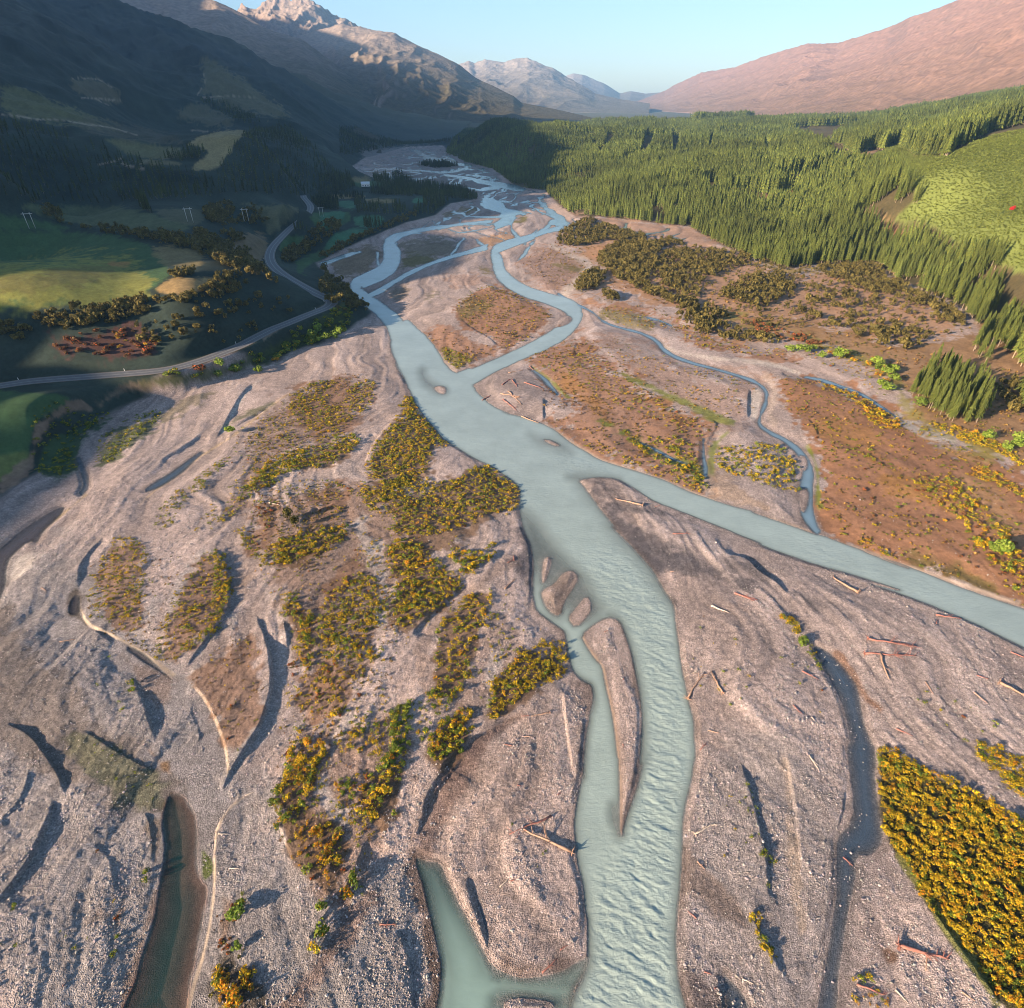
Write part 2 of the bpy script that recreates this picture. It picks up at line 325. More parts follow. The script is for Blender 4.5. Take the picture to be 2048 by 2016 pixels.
# low raised islands that carry the scrub (m above the gravel)
# ---- colour zones: polygon, softness px, break-up px, colour, strength
ZONES = []
def zone(s, col, amt=1.0, soft=6, brk=14, stone=None, smooth=1): ZONES.append((chaikin([p[:2] for p in P(s)], smooth), soft, brk, col, amt, stone))
def zstrip(s, col, amt=1.0, soft=3, brk=3, stone=None): ZONES.append((strip_poly(P(s)), soft, brk, col, amt, stone))
GRAVEL = (.33, .262, .238); GRAVELG = (.225, .205, .20); WET = (.085, .078, .085); WETB = (.10, .068, .056); SAND = (.40, .31, .25); PALE = (.46, .40, .35)
HEATH = (.25, .12, .058); HEATHO = (.30, .155, .055); OLIVE = (.135, .115, .035); GRASS = (.145, .17, .03); DRYGR = (.34, .22, .10); BROWN = (.14, .075, .045); DARKS = (.055, .042, .026)
PADD = (.05, .095, .038); PADD_SUNLIT = (.12, .14, .045)  # second paddock colour has sunlight painted into it

# grey coarse gravel on the near left
zone('B4 -300,-200 200,60 620,60 900,420 1200,900 1600,1100 1900,900 1934,1200 C1 560,300 640,600 760,800 1000,1400 1000,1900 B8 -400,1900', GRAVELG, .8, 60, 60)
zone('B4 0,400 150,600 260,850 480,1050 700,1250 1000,1450 1250,1640 B8 1240,200 1150,260 1050,320 700,220 400,60 0,-200 -200,-400', (.125, .10, .085), .7, 20, 60)
zone('C1 1250,700 1500,900 1650,1300 1700,1700 900,1900 900,1400 1100,1000', GRAVELG, .8, 40, 40)
zone('C3 60,-60 900,-60 1000,600 900,1485 60,1700 20,900', GRAVELG, .55, 40, 50)
# heath
zone('B3 180,200 190,320 270,440 400,520 470,600 470,670 440,700 480,800 510,950 490,1150 520,1250 600,1330 800,1405 1000,1490 1200,1550 1500,1640 1740,1730 2300,1990 2300,1100 1934,900 1700,740 1400,680 1200,560 1050,440 900,360 750,280 550,240 400,190 250,170', HEATH, .9, 5, 30, .25)
zone('B3 1050,900 1300,950 1500,1100 1420,1150 1200,1080 1000,1000 900,900', HEATHO, .8, 14, 30)
zone('B3 480,500 700,520 940,660 900,720 700,680 500,600', HEATHO, .6, 14, 30); zone('B3 1250,620 1500,660 1740,740 1700,800 1400,760 1260,700', DRYGR, .5, 10, 24)
zone('B3 1500,900 1700,960 1934,1120 1934,1350 1800,1350 1600,1150 1520,1000', DRYGR, .35, 14, 30); zone('B3 1080,1360 1300,1450 1500,1560 1760,1680 1700,1720 1400,1620 1150,1500', OLIVE, .7, 10, 20)
zone('B2 180,150 350,20 480,0 620,60 720,160 900,260 1100,400 1300,520 1480,600 1540,640 1440,740 1420,900 1440,1080 1300,1030 1000,920 700,830 560,760 450,690 330,590 470,420 300,260', HEATH, .72, 4, 46, .3)
zone('B2 420,250 550,300 750,480 850,620 780,620 650,520 480,400', HEATHO, .7, 8, 20); zone('B2 950,330 1150,420 1350,560 1300,600 1100,500', HEATHO, .5, 10, 24)
zone('B2 480,0 800,0 1100,100 1350,180 1700,270 1850,330 1760,400 1740,560 1540,600 1100,400 750,160', HEATH, .33, 10, 60)
zone('B2 1540,600 1740,570 1930,680 1930,760 1700,800 1500,840 1440,760', GRAVEL, .4, 8, 40)
zstrip('B2 850,230,20 950,290,34 1100,350,40 1250,420,40 1400,490,50 1530,550,60 1640,580,20', GRASS, .8, 4, 6); zstrip('B2 220,190,14 300,240,16 380,310,18 430,360,20 490,410,20', GRASS, .95, 3, 3, 0)
zstrip('B2 700,560,30 850,650,50 1000,730,60 1200,830,90 1350,900,110 1420,980,60', (.11, .15, .025), .85, 8, 16, 0); zstrip('B2 1600,650,10 1500,740,36 1480,850,40 1480,950,40', GRASS, .8, 4, 6, 0)
zone('B2 1440,980 1540,960 1700,1020 1850,1130 1930,1240 1750,1190 1560,1130 1450,1080', (.27, .2, .15), .7, 6, 20)
zone('A5 930,1170 1000,1090 1150,1010 1300,1030 1450,1090 1560,1160 1600,1220 1560,1300 1400,1400 1270,1460 1180,1390 1050,1320 980,1260', HEATH, .8, 3, 16, .3)
zone('A5 690,1310 850,1290 990,1340 1060,1400 1200,1420 1240,1470 1100,1530 950,1590 890,1550 830,1470 780,1390', HEATH, .7, 3, 14, .3)
zone('A5 950,1150 1040,1070 1150,1100 1250,1130 1150,1180 1000,1240', OLIVE, .6, 4, 14); zone('A5 830,1440 980,1480 1080,1500 1000,1570 940,1590 870,1530', (.12, .11, .025), .7, 3, 10)
zstrip('A5 660,1290,10 720,1350,10 790,1430,11 850,1520,11 940,1606,10', SAND, 1, 2, 1); zstrip('A5 1590,1180,9 1600,1230,9 1540,1310,8', SAND, .8, 2, 1)
zone('A5 1340,870 1450,760 1600,720 1800,800 1850,850 1800,980 1700,1060 1600,1040 1450,960', HEATH, .45, 3, 20); zone('A5 1560,840 1800,880 1860,900 1750,910 1580,870', OLIVE, .8, 3, 8)
zone('A5 870,940 1000,930 1180,940 1230,980 1000,1020 900,1000', HEATH, .35, 4, 20); zone('A5 1080,870 1180,880 1220,940 1130,930', (.14, .11, .03), .8, 3, 8)
zone('A5 560,690 950,680 930,790 800,830 580,890 550,860 580,800', (.16, .13, .08), .7, 3, 16); zone('A5 560,800 800,780 790,840 600,890', OLIVE, .7, 3, 10); zone('A5 80,850 250,730 440,740 380,870 300,920 200,980 60,900', (.15, .11, .06), .8, 3, 12)
zone('A5 1080,690 1240,640 1390,680 1180,730', HEATHO, .6, 3, 10); zone('A5 1340,560 1440,510 1430,570 1350,580', OLIVE, .9, 2, 5); zone('A5 300,220 500,200 940,270 900,300 600,300 400,260', (.13, .10, .06), .8, 3, 10)
zone('A5 640,160 850,150 1000,180 800,200', (.10, .075, .05), .9, 2, 8); zone('A5 820,540 950,470 1130,470 1000,520', (.17, .12, .05), .8, 3, 10)
zone('A5 480,1000 640,1000 560,1130 500,1120', (.13, .10, .05), .5, 4, 10); zone('A5 720,1050 840,1050 850,1090 740,1110', (.11, .10, .04), .6, 4, 10)
zone('A6 380,900 700,950 830,1040 750,1090 500,1040 380,970', OLIVE, .7, 3, 14); zone('A6 170,820 450,870 900,950 1200,1130 1500,1220 1900,1300 1934,1370 1500,1300 1100,1240 980,1080 700,950 300,890', HEATH, .75, 4, 24, .3)
zone('A6 200,470 500,400 560,420 400,560 360,560', (.38, .19, .09), .9, 4, 10); zone('A6 20,430 250,230 520,300 1000,400 1500,520 1900,640 A7 880,540 1300,780 1540,980 1130,1150 480,960 A6 1750,1180 1300,1120 1000,1080 1100,960 700,800 180,800 400,650 350,560 200,470', (.33, .19, .105), .85, 5, 40, .3)
zone('A6 150,170 500,215 900,265 1070,280 1280,410 1450,480 1600,560 1560,620 1300,500 1000,400 500,290 250,240', (.32, .20, .135), .85, 4, 14, .3)
zstrip('A6 1400,960,60 1600,1040,80 1800,1100,80 1934,1150,60 A7 400,1000,60 500,1090,40', (.26, .07, .03), .8, 6, 14)
zstrip('A6 870,1215,20 1050,1270,30 1300,1305,30 1500,1318,28 1750,1360,36 1934,1420,40 B3 330,165,34', PALE, .8, 3, 4); zstrip('B3 1020,470,50 1150,530,90 1300,595,90 1480,650,50', (.33, .30, .27), .9, 4, 8)
zstrip('A6 0,420,40 120,480,30 220,530,34 320,580,50 270,650,50 200,720,60 130,780,60 90,820,40', PALE, .65, 4, 6); zone('B2 1770,340 1850,330 1830,440 1810,560 1750,560', PALE, .8, 3, 4)
zstrip('B3 110,180,30 160,250,40 180,330,50 130,440,50 180,530,40', (.42, .33, .27), .7, 4, 6); zstrip('B3 400,680,18 460,780,22 480,900,24 480,1050,26 500,1110,24', (.17, .19, .03), .95, 4, 5, 0)
# cut banks along the right branch, bright sand
zstrip('B2 310,595,14 400,645,16 480,712,20 580,775,30 700,850,26 830,885,14 1000,935,14 1150,985,14 1300,1052,18 1430,1105,18 1540,1140,10', SAND, .95, 2, 2, 0)
zstrip('B3 160,1185,12 300,1236,18 440,1285,14', SAND, .8, 2, 2); zstrip('B3 700,1375,12 800,1408,14 1000,1498,18 1150,1548,24 1300,1598,28 1500,1655,30 1700,1732,32 1900,1790,30', SAND, .9, 3, 3, 0)
# pale gravel bars beside the water
zone('B1 600,140 930,10 1000,90 1080,240 1100,400 1040,480 880,560 700,640 660,600 850,420 890,300 840,190', GRAVEL, .7, 10, 20)
zone('B1 1260,700 1430,730 1600,800 1550,880 1300,960 1200,920 1280,770', (.36, .285, .26), .9, 6, 8); zone('B1 200,920 560,850 780,740 830,850 780,910 640,900 450,990 300,1100 180,1060', (.30, .245, .225), .8, 8, 14)
zstrip('B6 690,830,14 780,990,16 840,1050,18 870,1200,18 900,1320,20 930,1480,22 950,1650,22 965,1890,20 C2 1400,100,14 1408,300,14 1410,540,12', (.40, .27, .19), .9, 3, 2, 0)
# wet dark gravel
zone('B2 590,1000 700,990 820,1060 700,1080 820,1140 1000,1180 1200,1200 1400,1290 1200,1240 1000,1220 800,1200 1000,1290 1150,1400 1400,1500 1150,1480 1250,1600 1000,1600 870,1420 740,1240', WET, .85, 14, 22)
zone('B6 880,-30 1000,60 1200,160 1500,260 1900,340 1960,450 1800,430 1500,370 1250,320 1300,480 1380,600 1300,560 1150,300', WET, .8, 14, 22); zone('B7 0,20 160,70 300,130 440,260 560,300 700,430 560,380 330,260 200,230 60,160 -60,140', (.11, .095, .095), .75, 10, 26)
zone('B6 150,-40 420,-20 540,200 680,360 560,340 480,220 410,180 350,240 330,400 280,420 190,330 220,180', WET, .85, 14, 24)
zone('B6 470,440 540,360 620,340 670,390 610,480 550,570 520,690 440,640', (.19, .145, .12), .7, 8, 14)
zone('B6 560,1160 760,1180 780,1280 750,1420 720,1560 690,1890 620,1890 700,1500 700,1300', (.17, .13, .115), .8, 10, 20)
zstrip('B6 960,720,30 1040,880,40 1080,1050,50 1110,1250,60 1140,1450,60 1130,1700,60 C2 1530,100,60 1480,300,40 1420,540,20', (.15, .115, .10), .8, 8, 10)
zstrip('C2 480,-20,60 400,80,110 320,200,130 220,330,140 140,460,130 110,600,150 100,720,110', (.16, .105, .085), .75, 10, 16); zone('C2 -10,780 60,840 110,1000 170,1250 220,1500 200,1760 60,1760 150,1600 100,1300 30,1000', WETB, .85, 8, 14)
zone('C2 620,1330 720,1420 900,1420 1040,1350 1150,1380 1000,1480 760,1520 660,1480 560,1430', (.13, .09, .075), .7, 12, 20); zone('C3 20,600 80,620 260,820 420,1020 400,1080 200,900 60,800 10,1000 0,800', (.15, .11, .09), .7, 10, 20)
zone('C3 30,1250 200,1380 300,1500 420,1520 300,1700 0,1700 30,1400', (.12, .095, .09), .8, 10, 16)
zone('B5 1932,1180 1700,1310 1540,1430 1420,1560 1380,1660 1500,1660 1620,1480 1800,1320 1960,1230', (.14, .095, .08), .85, 8, 10); zone('C1 1160,850 1240,860 1130,1080 1000,1250 850,1450 700,1640 560,1640 800,1380 960,1160', (.18, .12, .10), .75, 10, 18)
zone('C1 1480,560 1560,620 1620,900 1680,1200 1700,1640 1620,1640 1600,1200 1540,850', WETB, .8, 8, 14); zstrip('B5 1900,120,60 1600,350,60 1420,520,60 1290,650,60 1250,780,60 1290,900,100 1330,1050,110 1370,1180,60', (.21, .155, .13), .7, 8, 12)
zone('B4 800,760 960,860 1150,940 1180,1000 1100,1200 1010,1100 940,900', (.20, .145, .12), .75, 8, 16); zone('B4 540,330 560,520 620,600 540,560 460,520 480,380', DARKS, .8, 5, 8)
zone('B8 1010,330 1100,380 1130,500 1110,660 1060,720 1040,560', (.15, .11, .08), .7, 6, 12); zone('B8 900,1678 1000,1300 1060,1000 1110,800 1060,820 1000,1100 920,1300 830,1678', (.17, .12, .095), .8, 6, 14)
zone('B7 690,650 760,660 810,740 870,860 930,960 1010,1020 1000,1040 900,960 800,800 700,700', (.22, .12, .075), .85, 5, 8)
zone('B7 0,350 140,350 240,420 120,430', (.22, .15, .12), .6, 8, 12); zone('C3 560,60 640,100 660,300 680,800 720,1060 680,1080 650,800 600,300', (.30, .235, .19), .8, 6, 12); zstrip('C3 620,280,30 650,500,26 670,800,26 720,1060,24', (.36, .28, .22), .7, 4, 8)
zone('C3 1150,1140 1230,1160 1240,1240 1160,1260', BROWN, .8, 6, 10)
# pale banks on the left
zstrip('C1 360,210,14 250,300,14 180,420,16 165,550,18 165,750,20 150,950,22 120,1130,24 80,1300,26 20,1480,28 -20,1640,26', (.44, .34, .25), .95, 3, 2, 0)
zstrip('B4 560,480,14 600,580,20 760,650,22 930,740,22 1060,830,20 1200,935,22', (.42, .33, .24), .9, 3, 3, 0); zstrip('B4 1340,1010,12 1430,1110,20 1510,1280,24 1570,1450,24 1580,1640,18', (.40, .31, .23), .85, 3, 3)  # sun-facing bank steps, their lit look put into the colour
zstrip('A8 1690,180,14 1600,260,20 1540,340,20 1490,430,16 1430,520,16', PALE, .8, 3, 4); zstrip('A8 1860,280,8 1700,400,10 1560,510,10 1450,590,12 1300,680,12 1150,790,12 980,920,12 900,1000,10', (.40, .30, .20), .85, 2, 3)
zstrip('A8 200,1230,14 300,1120,14 420,1050,12 560,930,12', (.30, .22, .11), .8, 3, 4); zone('B4 80,140 200,80 260,120 180,240 90,300 60,220', PALE, .6, 10, 14)
zstrip('B4 1690,400,60 1600,560,60 1440,720,50 1340,880,40 1320,1000,30', (.38, .33, .30), .6, 6, 12)
zone('B4 1640,230 1820,250 1760,330 1690,380 1600,360', (.24, .17, .13), .6, 8, 16); zstrip('B5 150,300,60 260,480,90 320,650,110 290,800,100 300,1000,80', (.40, .335, .305), .6, 10, 16)
zone('B1 -100,1000 300,1080 700,900 1000,1000 1300,1050 1200,1582 B5 1050,400 1000,700 700,1000 400,1000 300,500 200,200 B1 60,1400', (.185, .12, .088), .72, 14, 50)
zone('B1 0,560 300,320 500,240 700,300 660,560 500,680 200,780 0,900', (.21, .135, .10), .65, 14, 40); zone('B5 1400,1000 1560,600 1900,400 1932,1150 1700,1250 1500,1400', (.22, .155, .125), .6, 12, 40)
zone('B5 350,1400 600,1350 900,1250 1160,1180 1140,1640 C1 1400,150 1250,480 1080,880 860,840 640,560 560,200', (.185, .12, .09), .7, 14, 40)
for s in ('B5 980,20,60 900,120,80 960,240,90 1010,380,60 960,560,50 960,650,40', 'B5 840,1090,20 760,1230,40 700,1330,50 640,1450,60 610,1600,60', 'C1 900,60,60 860,180,110 960,300,120 1080,380,80', 'B1 1290,960,30 1000,1060,36 800,1180,40 660,1260,30', 'B1 830,1150,60 760,1300,90 900,1450,100 960,1580,60', 'B4 1140,560,30 1220,360,60 1330,180,60 1420,60,40', 'B4 900,690,30 1000,560,60 1080,420,50', 'C1 480,-40,80 540,200,90 560,400,90 700,650,120 760,800,140', 'B5 1780,780,60 1720,1000,70 1720,1180,40'): zstrip(s, (.36, .31, .285), .75, 6, 14)
# scrub grounds on the left islands
for s in ('B1 280,330 450,240 700,180 850,200 890,320 830,430 680,570 600,660 480,640 330,520 270,440', 'B1 400,1080 480,970 640,930 700,1010 680,1150 560,1180', 'B1 0,1120 200,1080 220,1150 150,1300 60,1400 0,1450', 'B5 560,300 700,160 830,60 850,200 760,330 620,420',
          'B4 1340,970 1480,770 1700,620 1800,760 1850,1000 1830,1200 1740,1350 1600,1500 1560,1400 1480,1150', 'B4 640,420 720,180 820,0 960,0 1000,120 960,300 960,560 900,640', 'B4 1120,800 1200,480 1360,220 1450,80 1570,350 1550,520 1430,640 1280,780', 'B5 360,850 700,900 800,1050 700,1200 420,1200 320,1100'):
    zone(s, (.19, .11, .07), .8, 8, 34, .5)
for s in ('B1 810,830 870,680 1060,470 1110,270 1180,380 1290,540 1400,680 1260,700 1280,760 1200,900 1050,1000 830,920', 'B1 0,960 180,790 600,680 780,640 560,830 250,890 0,1000', 'B1 80,1480 250,1350 480,1260 700,1270 650,1380 200,1540',
          'B1 780,950 1200,1000 1550,880 1620,800 1740,840 1880,960 1895,1080 1560,1220 1330,1430 1000,1582 980,1420 1100,1300', 'B5 1040,60 1340,120 1560,310 1390,460 1180,640 1080,600 1060,350', 'B5 1370,660 1600,380 1750,360 1640,700 1500,1120 1370,1050',
          'B5 1300,1450 1500,1180 1620,1200 1500,1440 1340,1580', 'B5 300,380 470,520 500,620 480,920 380,640', 'C1 600,60 880,20 750,280 1050,450 960,800 830,760 610,470', 'C1 1100,120 1400,0 1380,250 1240,490', 'B6 60,1150 360,900 570,940 590,1040 330,1240 0,1480 0,1300'):
    zone(s, (.14, .085, .05), .85, 6, 24, .5)
zone('C1 150,1621 160,1440 200,1250 330,1300 480,1480 500,1621', DARKS, .8, 10, 20); zone('C1 200,900 300,880 280,1200 180,1200', (.15, .09, .06), .7, 8, 20); zone('C3 1130,40 1200,60 1480,220 1934,490 2200,650 2200,1800 1800,1485 1480,1050 1330,800 1170,520 1130,380', (.055, .05, .015), .95, 5, 6)
zstrip('C3 1240,640,20 1340,790,24 1460,960,40 1600,1160,46 1720,1330,50 1800,1485,50', (.20, .19, .06), .85, 4, 8); zone('B4 480,1320 620,1380 950,1540 1150,1640 B8 1050,300 850,250 680,100 560,-40', (.10, .11, .045), .5, 14, 40)
zone('B4 980,1440 1060,1420 1200,1600 1150,1640', (.24, .13, .05), .7, 6, 16); zone('B8 640,980 760,930 740,1080 560,1120', (.12, .08, .06), .7, 8, 16); zone('B8 780,1160 840,900 880,920 820,1100', (.2, .12, .08), .7, 6, 10); zone('B8 1365,600 1420,570 1480,640 1470,760 1400,810', (.09, .11, .02), .9, 4, 8)
zone('A8 1000,440 1180,300 1400,260 1500,230 1300,330 1100,450', (.10, .09, .04), .6, 5, 16); zone('A8 620,740 640,620 780,480 1050,390 1000,480 880,600 780,700 660,770', (.055, .075, .03), .8, 5, 16); zone('A8 250,800 260,650 350,560 480,490 740,420 700,460 530,560 490,700 500,790 350,830', (.04, .07, .03), .95, 5, 10)
zstrip('A8 1440,500,14 1560,430,30 1700,370,30 1770,340,20', (.10, .11, .05), .7, 4, 8)
zone('B8 1170,200 1240,190 1320,290 1350,380 1365,500 1365,660 1395,810 1440,820 1430,950 1400,1100 1360,1300 1300,1600 1270,1850 780,1850 860,1650 930,1500 980,1300 1050,1080 1090,850 1130,680 1135,500 1125,380 1150,260', (.125, .06, .042), .9, 8, 6, .3)
# ------------------------------------------------------------------ heights
# control points of the land away from the flat valley floor: photograph pixel + distance (m), or pixel + height
CTRL = []
def cz(s, z):
    for p in P(s): x, y = at(p[0], p[1], z); CTRL.append((x, y, z))
def cd(*items):
    for px, py, d in items: CTRL.append(at_dist(px, py, d))
cz('A8 0,1000 250,860 600,560 900,400 1300,260 1700,100', 1.0); cz('A5 200,1300 330,1100 190,900 420,640 800,520 1000,400', 1.0)
cz('A8 0,500 150,450 60,750 0,820', 13.0); cz('A8 260,420 420,340', 13.0)
cz('A4 0,1090 400,1045 700,1015 1330,860 1650,710 1800,650', 10.0); cz('A4 1490,390 1600,220 1720,110 1695,70 1676,35', 10.0); cz('A5 0,600 100,480 300,430 550,380 300,600', 6.0); cz('A5 0,700 20,1000', 5.0)
cz('A4 0,690 200,670 400,650 800,590 1100,580', 32.0); cz('A4 1380,480', 28.0)
cz('A4 0,400 300,380 600,300', 34.0); cz('A4 0,250 1100,360 850,420', 34.0); cz('A4 1100,200 600,120', 37.0); cz('A4 200,90', 43.0); cz('A4 1300,90', 30.0); cz('A4 1420,250 1640,90', 15.0)
cz('A4 300,860 900,800 1300,680', 20.0); cz('A4 0,860', 21.0)
cd((-300, 300, 800), (-300, 200, 1050), (0, 330, 700), (0, 250, 950), (0, 160, 1350), (0, 60, 1700), (0, -20, 1950), (-400, 0, 1700), (130, 240, 1050), (140, 160, 1500), (150, 60, 2000))
cd((391, 101, 2300), (480, 160, 2000), (594, 239, 1650), (300, 40, 2700), (345, 75, 2500), (344, 245, 1600), (253, 140, 2150), (200, 205, 1500), (271, 290, 950), (310, 270, 1150), (452, 285, 1050), (500, 262, 1250))
cd((543, 308, 930), (480, 330, 850), (620, 300, 1250), (597, 395, 720), (700, 300, 1700), (820, 300, 1900), (700, 262, 2300), (780, 262, 2700), (870, 285, 2300), (950, 232, 3600))
# right hand side
cz('N 1139,427 1229,437 1333,450 1431,486 1514,525 1642,527 1749,524 1834,578', 2.0); cz('N 1953,652 1900,760 2040,820', 2.0); cz('N 1070,378 985,335 900,318', 2.0)
cd((930, 248, 2000), (1000, 300, 1500), (1080, 330, 1200), (1180, 290, 1500), (1180, 345, 1150), (1100, 262, 2100), (1400, 400, 860), (1400, 310, 1400), (1400, 268, 2200), (1250, 380, 900), (1600, 450, 760), (1650, 400, 850),
   (1700, 310, 1200), (1600, 280, 1800), (1800, 270, 1700), (1950, 230, 1800), (2048, 205, 1900), (2300, 200, 1500), (2048, 262, 800), (1900, 310, 740), (1800, 365, 640), (2048, 400, 640), (2048, 520, 520), (1960, 500, 540), (1860, 470, 600), (2300, 300, 650), (2300, 500, 450), (2500, 600, 400),
   (1250, 246, 2900), (1500, 246, 2900), (1750, 235, 2900), (2048, 190, 2900))
CTRL += [(-900, 150, 170), (-1300, 500, 330), (-1900, 900, 560), (-2600, 1900, 750), (-1200, -300, 230), (-2500, -300, 450), (-900, -700, 120), (-3600, 2500, 950)]
CTRL += [(-215, 115, 14), (-228, 70, 14), (-255, 0, 13), (-350, -150, 12), (-300, 60, 18), (-300, 140, 18)]
for a in range(-100, 60, 20):
    CTRL.append((900 * math.sin(math.radians(a)) * .25, -300 + 40 * math.cos(a), 0.0))
CTRL += [(600, -200, 0), (500, 100, 0), (-300, -200, 2), (200, -600, 0), (-200, -700, 5)]
CTRL = np.array(CTRL)
def _q(x, y):
    r = np.sqrt(x * x + y * y + 900.0)
    return np.stack([np.arctan2(x, y + 60.0) * 1.6, np.log(r)], -1)
_cq = _q(CTRL[:, 0], CTRL[:, 1]); _n = len(CTRL)
_D = np.linalg.norm(_cq[:, None] - _cq[None], axis=2)
_A = np.zeros((_n + 3, _n + 3)); _A[:_n, :_n] = np.sqrt(_D ** 2 + .09 ** 2) + np.eye(_n) * -1e-3; _A[:_n, _n] = 1; _A[:_n, _n + 1:] = _cq; _A[_n, :_n] = 1; _A[_n + 1:, :_n] = _cq.T
_wt = np.linalg.solve(_A, np.concatenate([CTRL[:, 2], np.zeros(3)]))
def rbf(x, y):
    q = _q(x, y); out = np.empty(len(x))
    for i in range(0, len(x), 60000):
        b = q[i:i + 60000]
        d = np.sqrt(((b[:, None] - _cq[None]) ** 2).sum(2) + .0081)
        out[i:i + 60000] = d @ _wt[:_n] + _wt[_n] + b @ _wt[_n + 1:]
    return out

# unseen crest added on the left, shaped to throw a shadow edge along EDGE
EDGE = [((-195, 100), 560), ((-162, 163), 560), ((-159, 216), 560), ((-163, 290), 560), ((-150, 372), 570), ((-146, 427), 590), ((-138, 469), 620), ((-62, 527), 740)]
for s_, D_ in (('A5 1000,890', 860), ('A5 1040,830', 950), ('A5 1080,720', 1050), ('A5 1200,630', 1150), ('A5 1330,545', 1250), ('A5 1420,500', 1300), ('A5 1560,450', 1400), ('A5 1640,400', 1500)):
    EDGE.append((at(*P(s_)[0]), D_))
EDGE += [((240, 1405), 1650), ((255, 2150), 2050), ((300, 2800), 2500), ((700, 4200), 3300)]
SHADOW_CREST = np.array([(bx + SDX * D, by + SDY * D, D * math.tan(SUN_EL)) for (bx, by), D in EDGE])
def crest(x, y):
    out = np.zeros(len(x))
    for i in range(len(SHADOW_CREST) - 1):
        a, b = SHADOW_CREST[i], SHADOW_CREST[i + 1]; ex, ey = b[0] - a[0], b[1] - a[1]; L = ex * ex + ey * ey
        t = np.clip(((x - a[0]) * ex + (y - a[1]) * ey) / L, 0, 1)
        d = np.hypot(x - a[0] - t * ex, y - a[1] - t * ey)
        out = np.maximum(out, a[2] + t * (b[2] - a[2]) - np.where(d < 12, d * .3, 3.6 + (d - 12) * 1.7))
    return out

# flat valley floor outline (world)
_left = to_world(P('A8 0,985 100,900 260,815 500,720 510,570 640,470 790,395 900,345 1100,275 1350,215 1480,150 1700,100 A5 0,1400 190,1340 270,1270 330,1230 370,1190 200,1010 175,985 90,960 0,880 -20,850 150,765 300,700 430,640 560,590 650,560 800,520 900,440 1080,410 1000,350 700,305 400,275 200,200 300,130 600,50 850,40'))
_right = to_world(P('A5 880,80 1000,150 1200,200 1350,320 1550,350 1640,440 A6 60,140 130,200 500,222 900,272 1070,285 1280,415 1450,485 1600,562 A7 270,562 500,525 690,535 880,515 1000,622 1180,702 1400,792 1550,905 1640,1000 1800,1100 2000,1500'))
PLAIN = np.vstack([[(-1200, -900), (-420, -120), (-255, -20), (-210, 70), (-192, 130)], _left, _right, [(420, 150), (800, 0), (900, -900)]])
ROAD = [(at(p[0], p[1], 10.0)) for p in P('A4 -200,1110 0,1082 150,1058 300,1045 500,1030 700,1015 850,1003 950,988 1050,962 1150,930 1240,895 1330,860 1420,812 1500,770 1600,732 1700,690 1770,664 1815,645 1838,620 1815,600 1760,578 1700,548 1650,520 1590,485 1540,450 1505,415 1490,385 1490,350 1505,315 1535,280 1570,245 1610,205 1650,175 1690,145 1715,115 1718,90 1700,65 1680,45 1675,30')]
ROADC = chaikin(ROAD, 2, False)
WATER_W = [(to_world(p), k) for p, k in WATER_ADD]
SUB_W = [to_world(p) for p in WATER_SUB]

def water_sd(x, y, margin=40.0):
    s = np.full(x.shape, -margin); kind = np.zeros(x.shape, int)
    for poly, k in WATER_W:
        d = sdf(x, y, poly, margin); u = d > s
        s = np.where(u, d, s); kind = np.where(u, k, kind)
    s = s + (fbm(x / 6, y / 6, 3, 91) * .45 + fbm(x / 22, y / 22, 2, 92) * .6) * np.clip(np.hypot(x, y) / 300, .5, 2.2) + (fbm(x / 30, y / 30, 3, 93) * 7.5 - 1.6) * sstep(560, 950, np.hypot(x, y))
    dd = np.hypot(x, y); far = (dd > 640) & (dd < 2300)
    if far.any():
        pl = sdf(x[far], y[far], PLAIN, 60.0); xf, yf = x[far] + fbm(x[far] / 60, y[far] / 60, 2, 90) * 26, y[far]
        br = np.maximum(.072 - np.abs(fbm(xf / 48, yf / 150, 3, 88)), .060 - np.abs(fbm(xf / 30, yf / 110, 3, 89))) * 55
        br = np.minimum(br, (pl - 14) * .3) - 2.5 * sstep(900, 640, dd[far])
        s[far] = np.maximum(s[far], br)
    for poly in SUB_W:
        s = np.minimum(s, -sdf(x, y, poly, margin) if True else s)
    return s, kind

def streak(x, y):                          # old braids: ridges and swales drawn out along the flow
    wx = x + fbm(x / 70, y / 70, 3, 95) * 28; wy = y + fbm(x / 70 + 9, y / 70, 2, 96) * 22
    return fbm(wx / 7.5, wy / 60, 3, 97) + .6 * fbm(wx / 2.6, wy / 26, 2, 98)

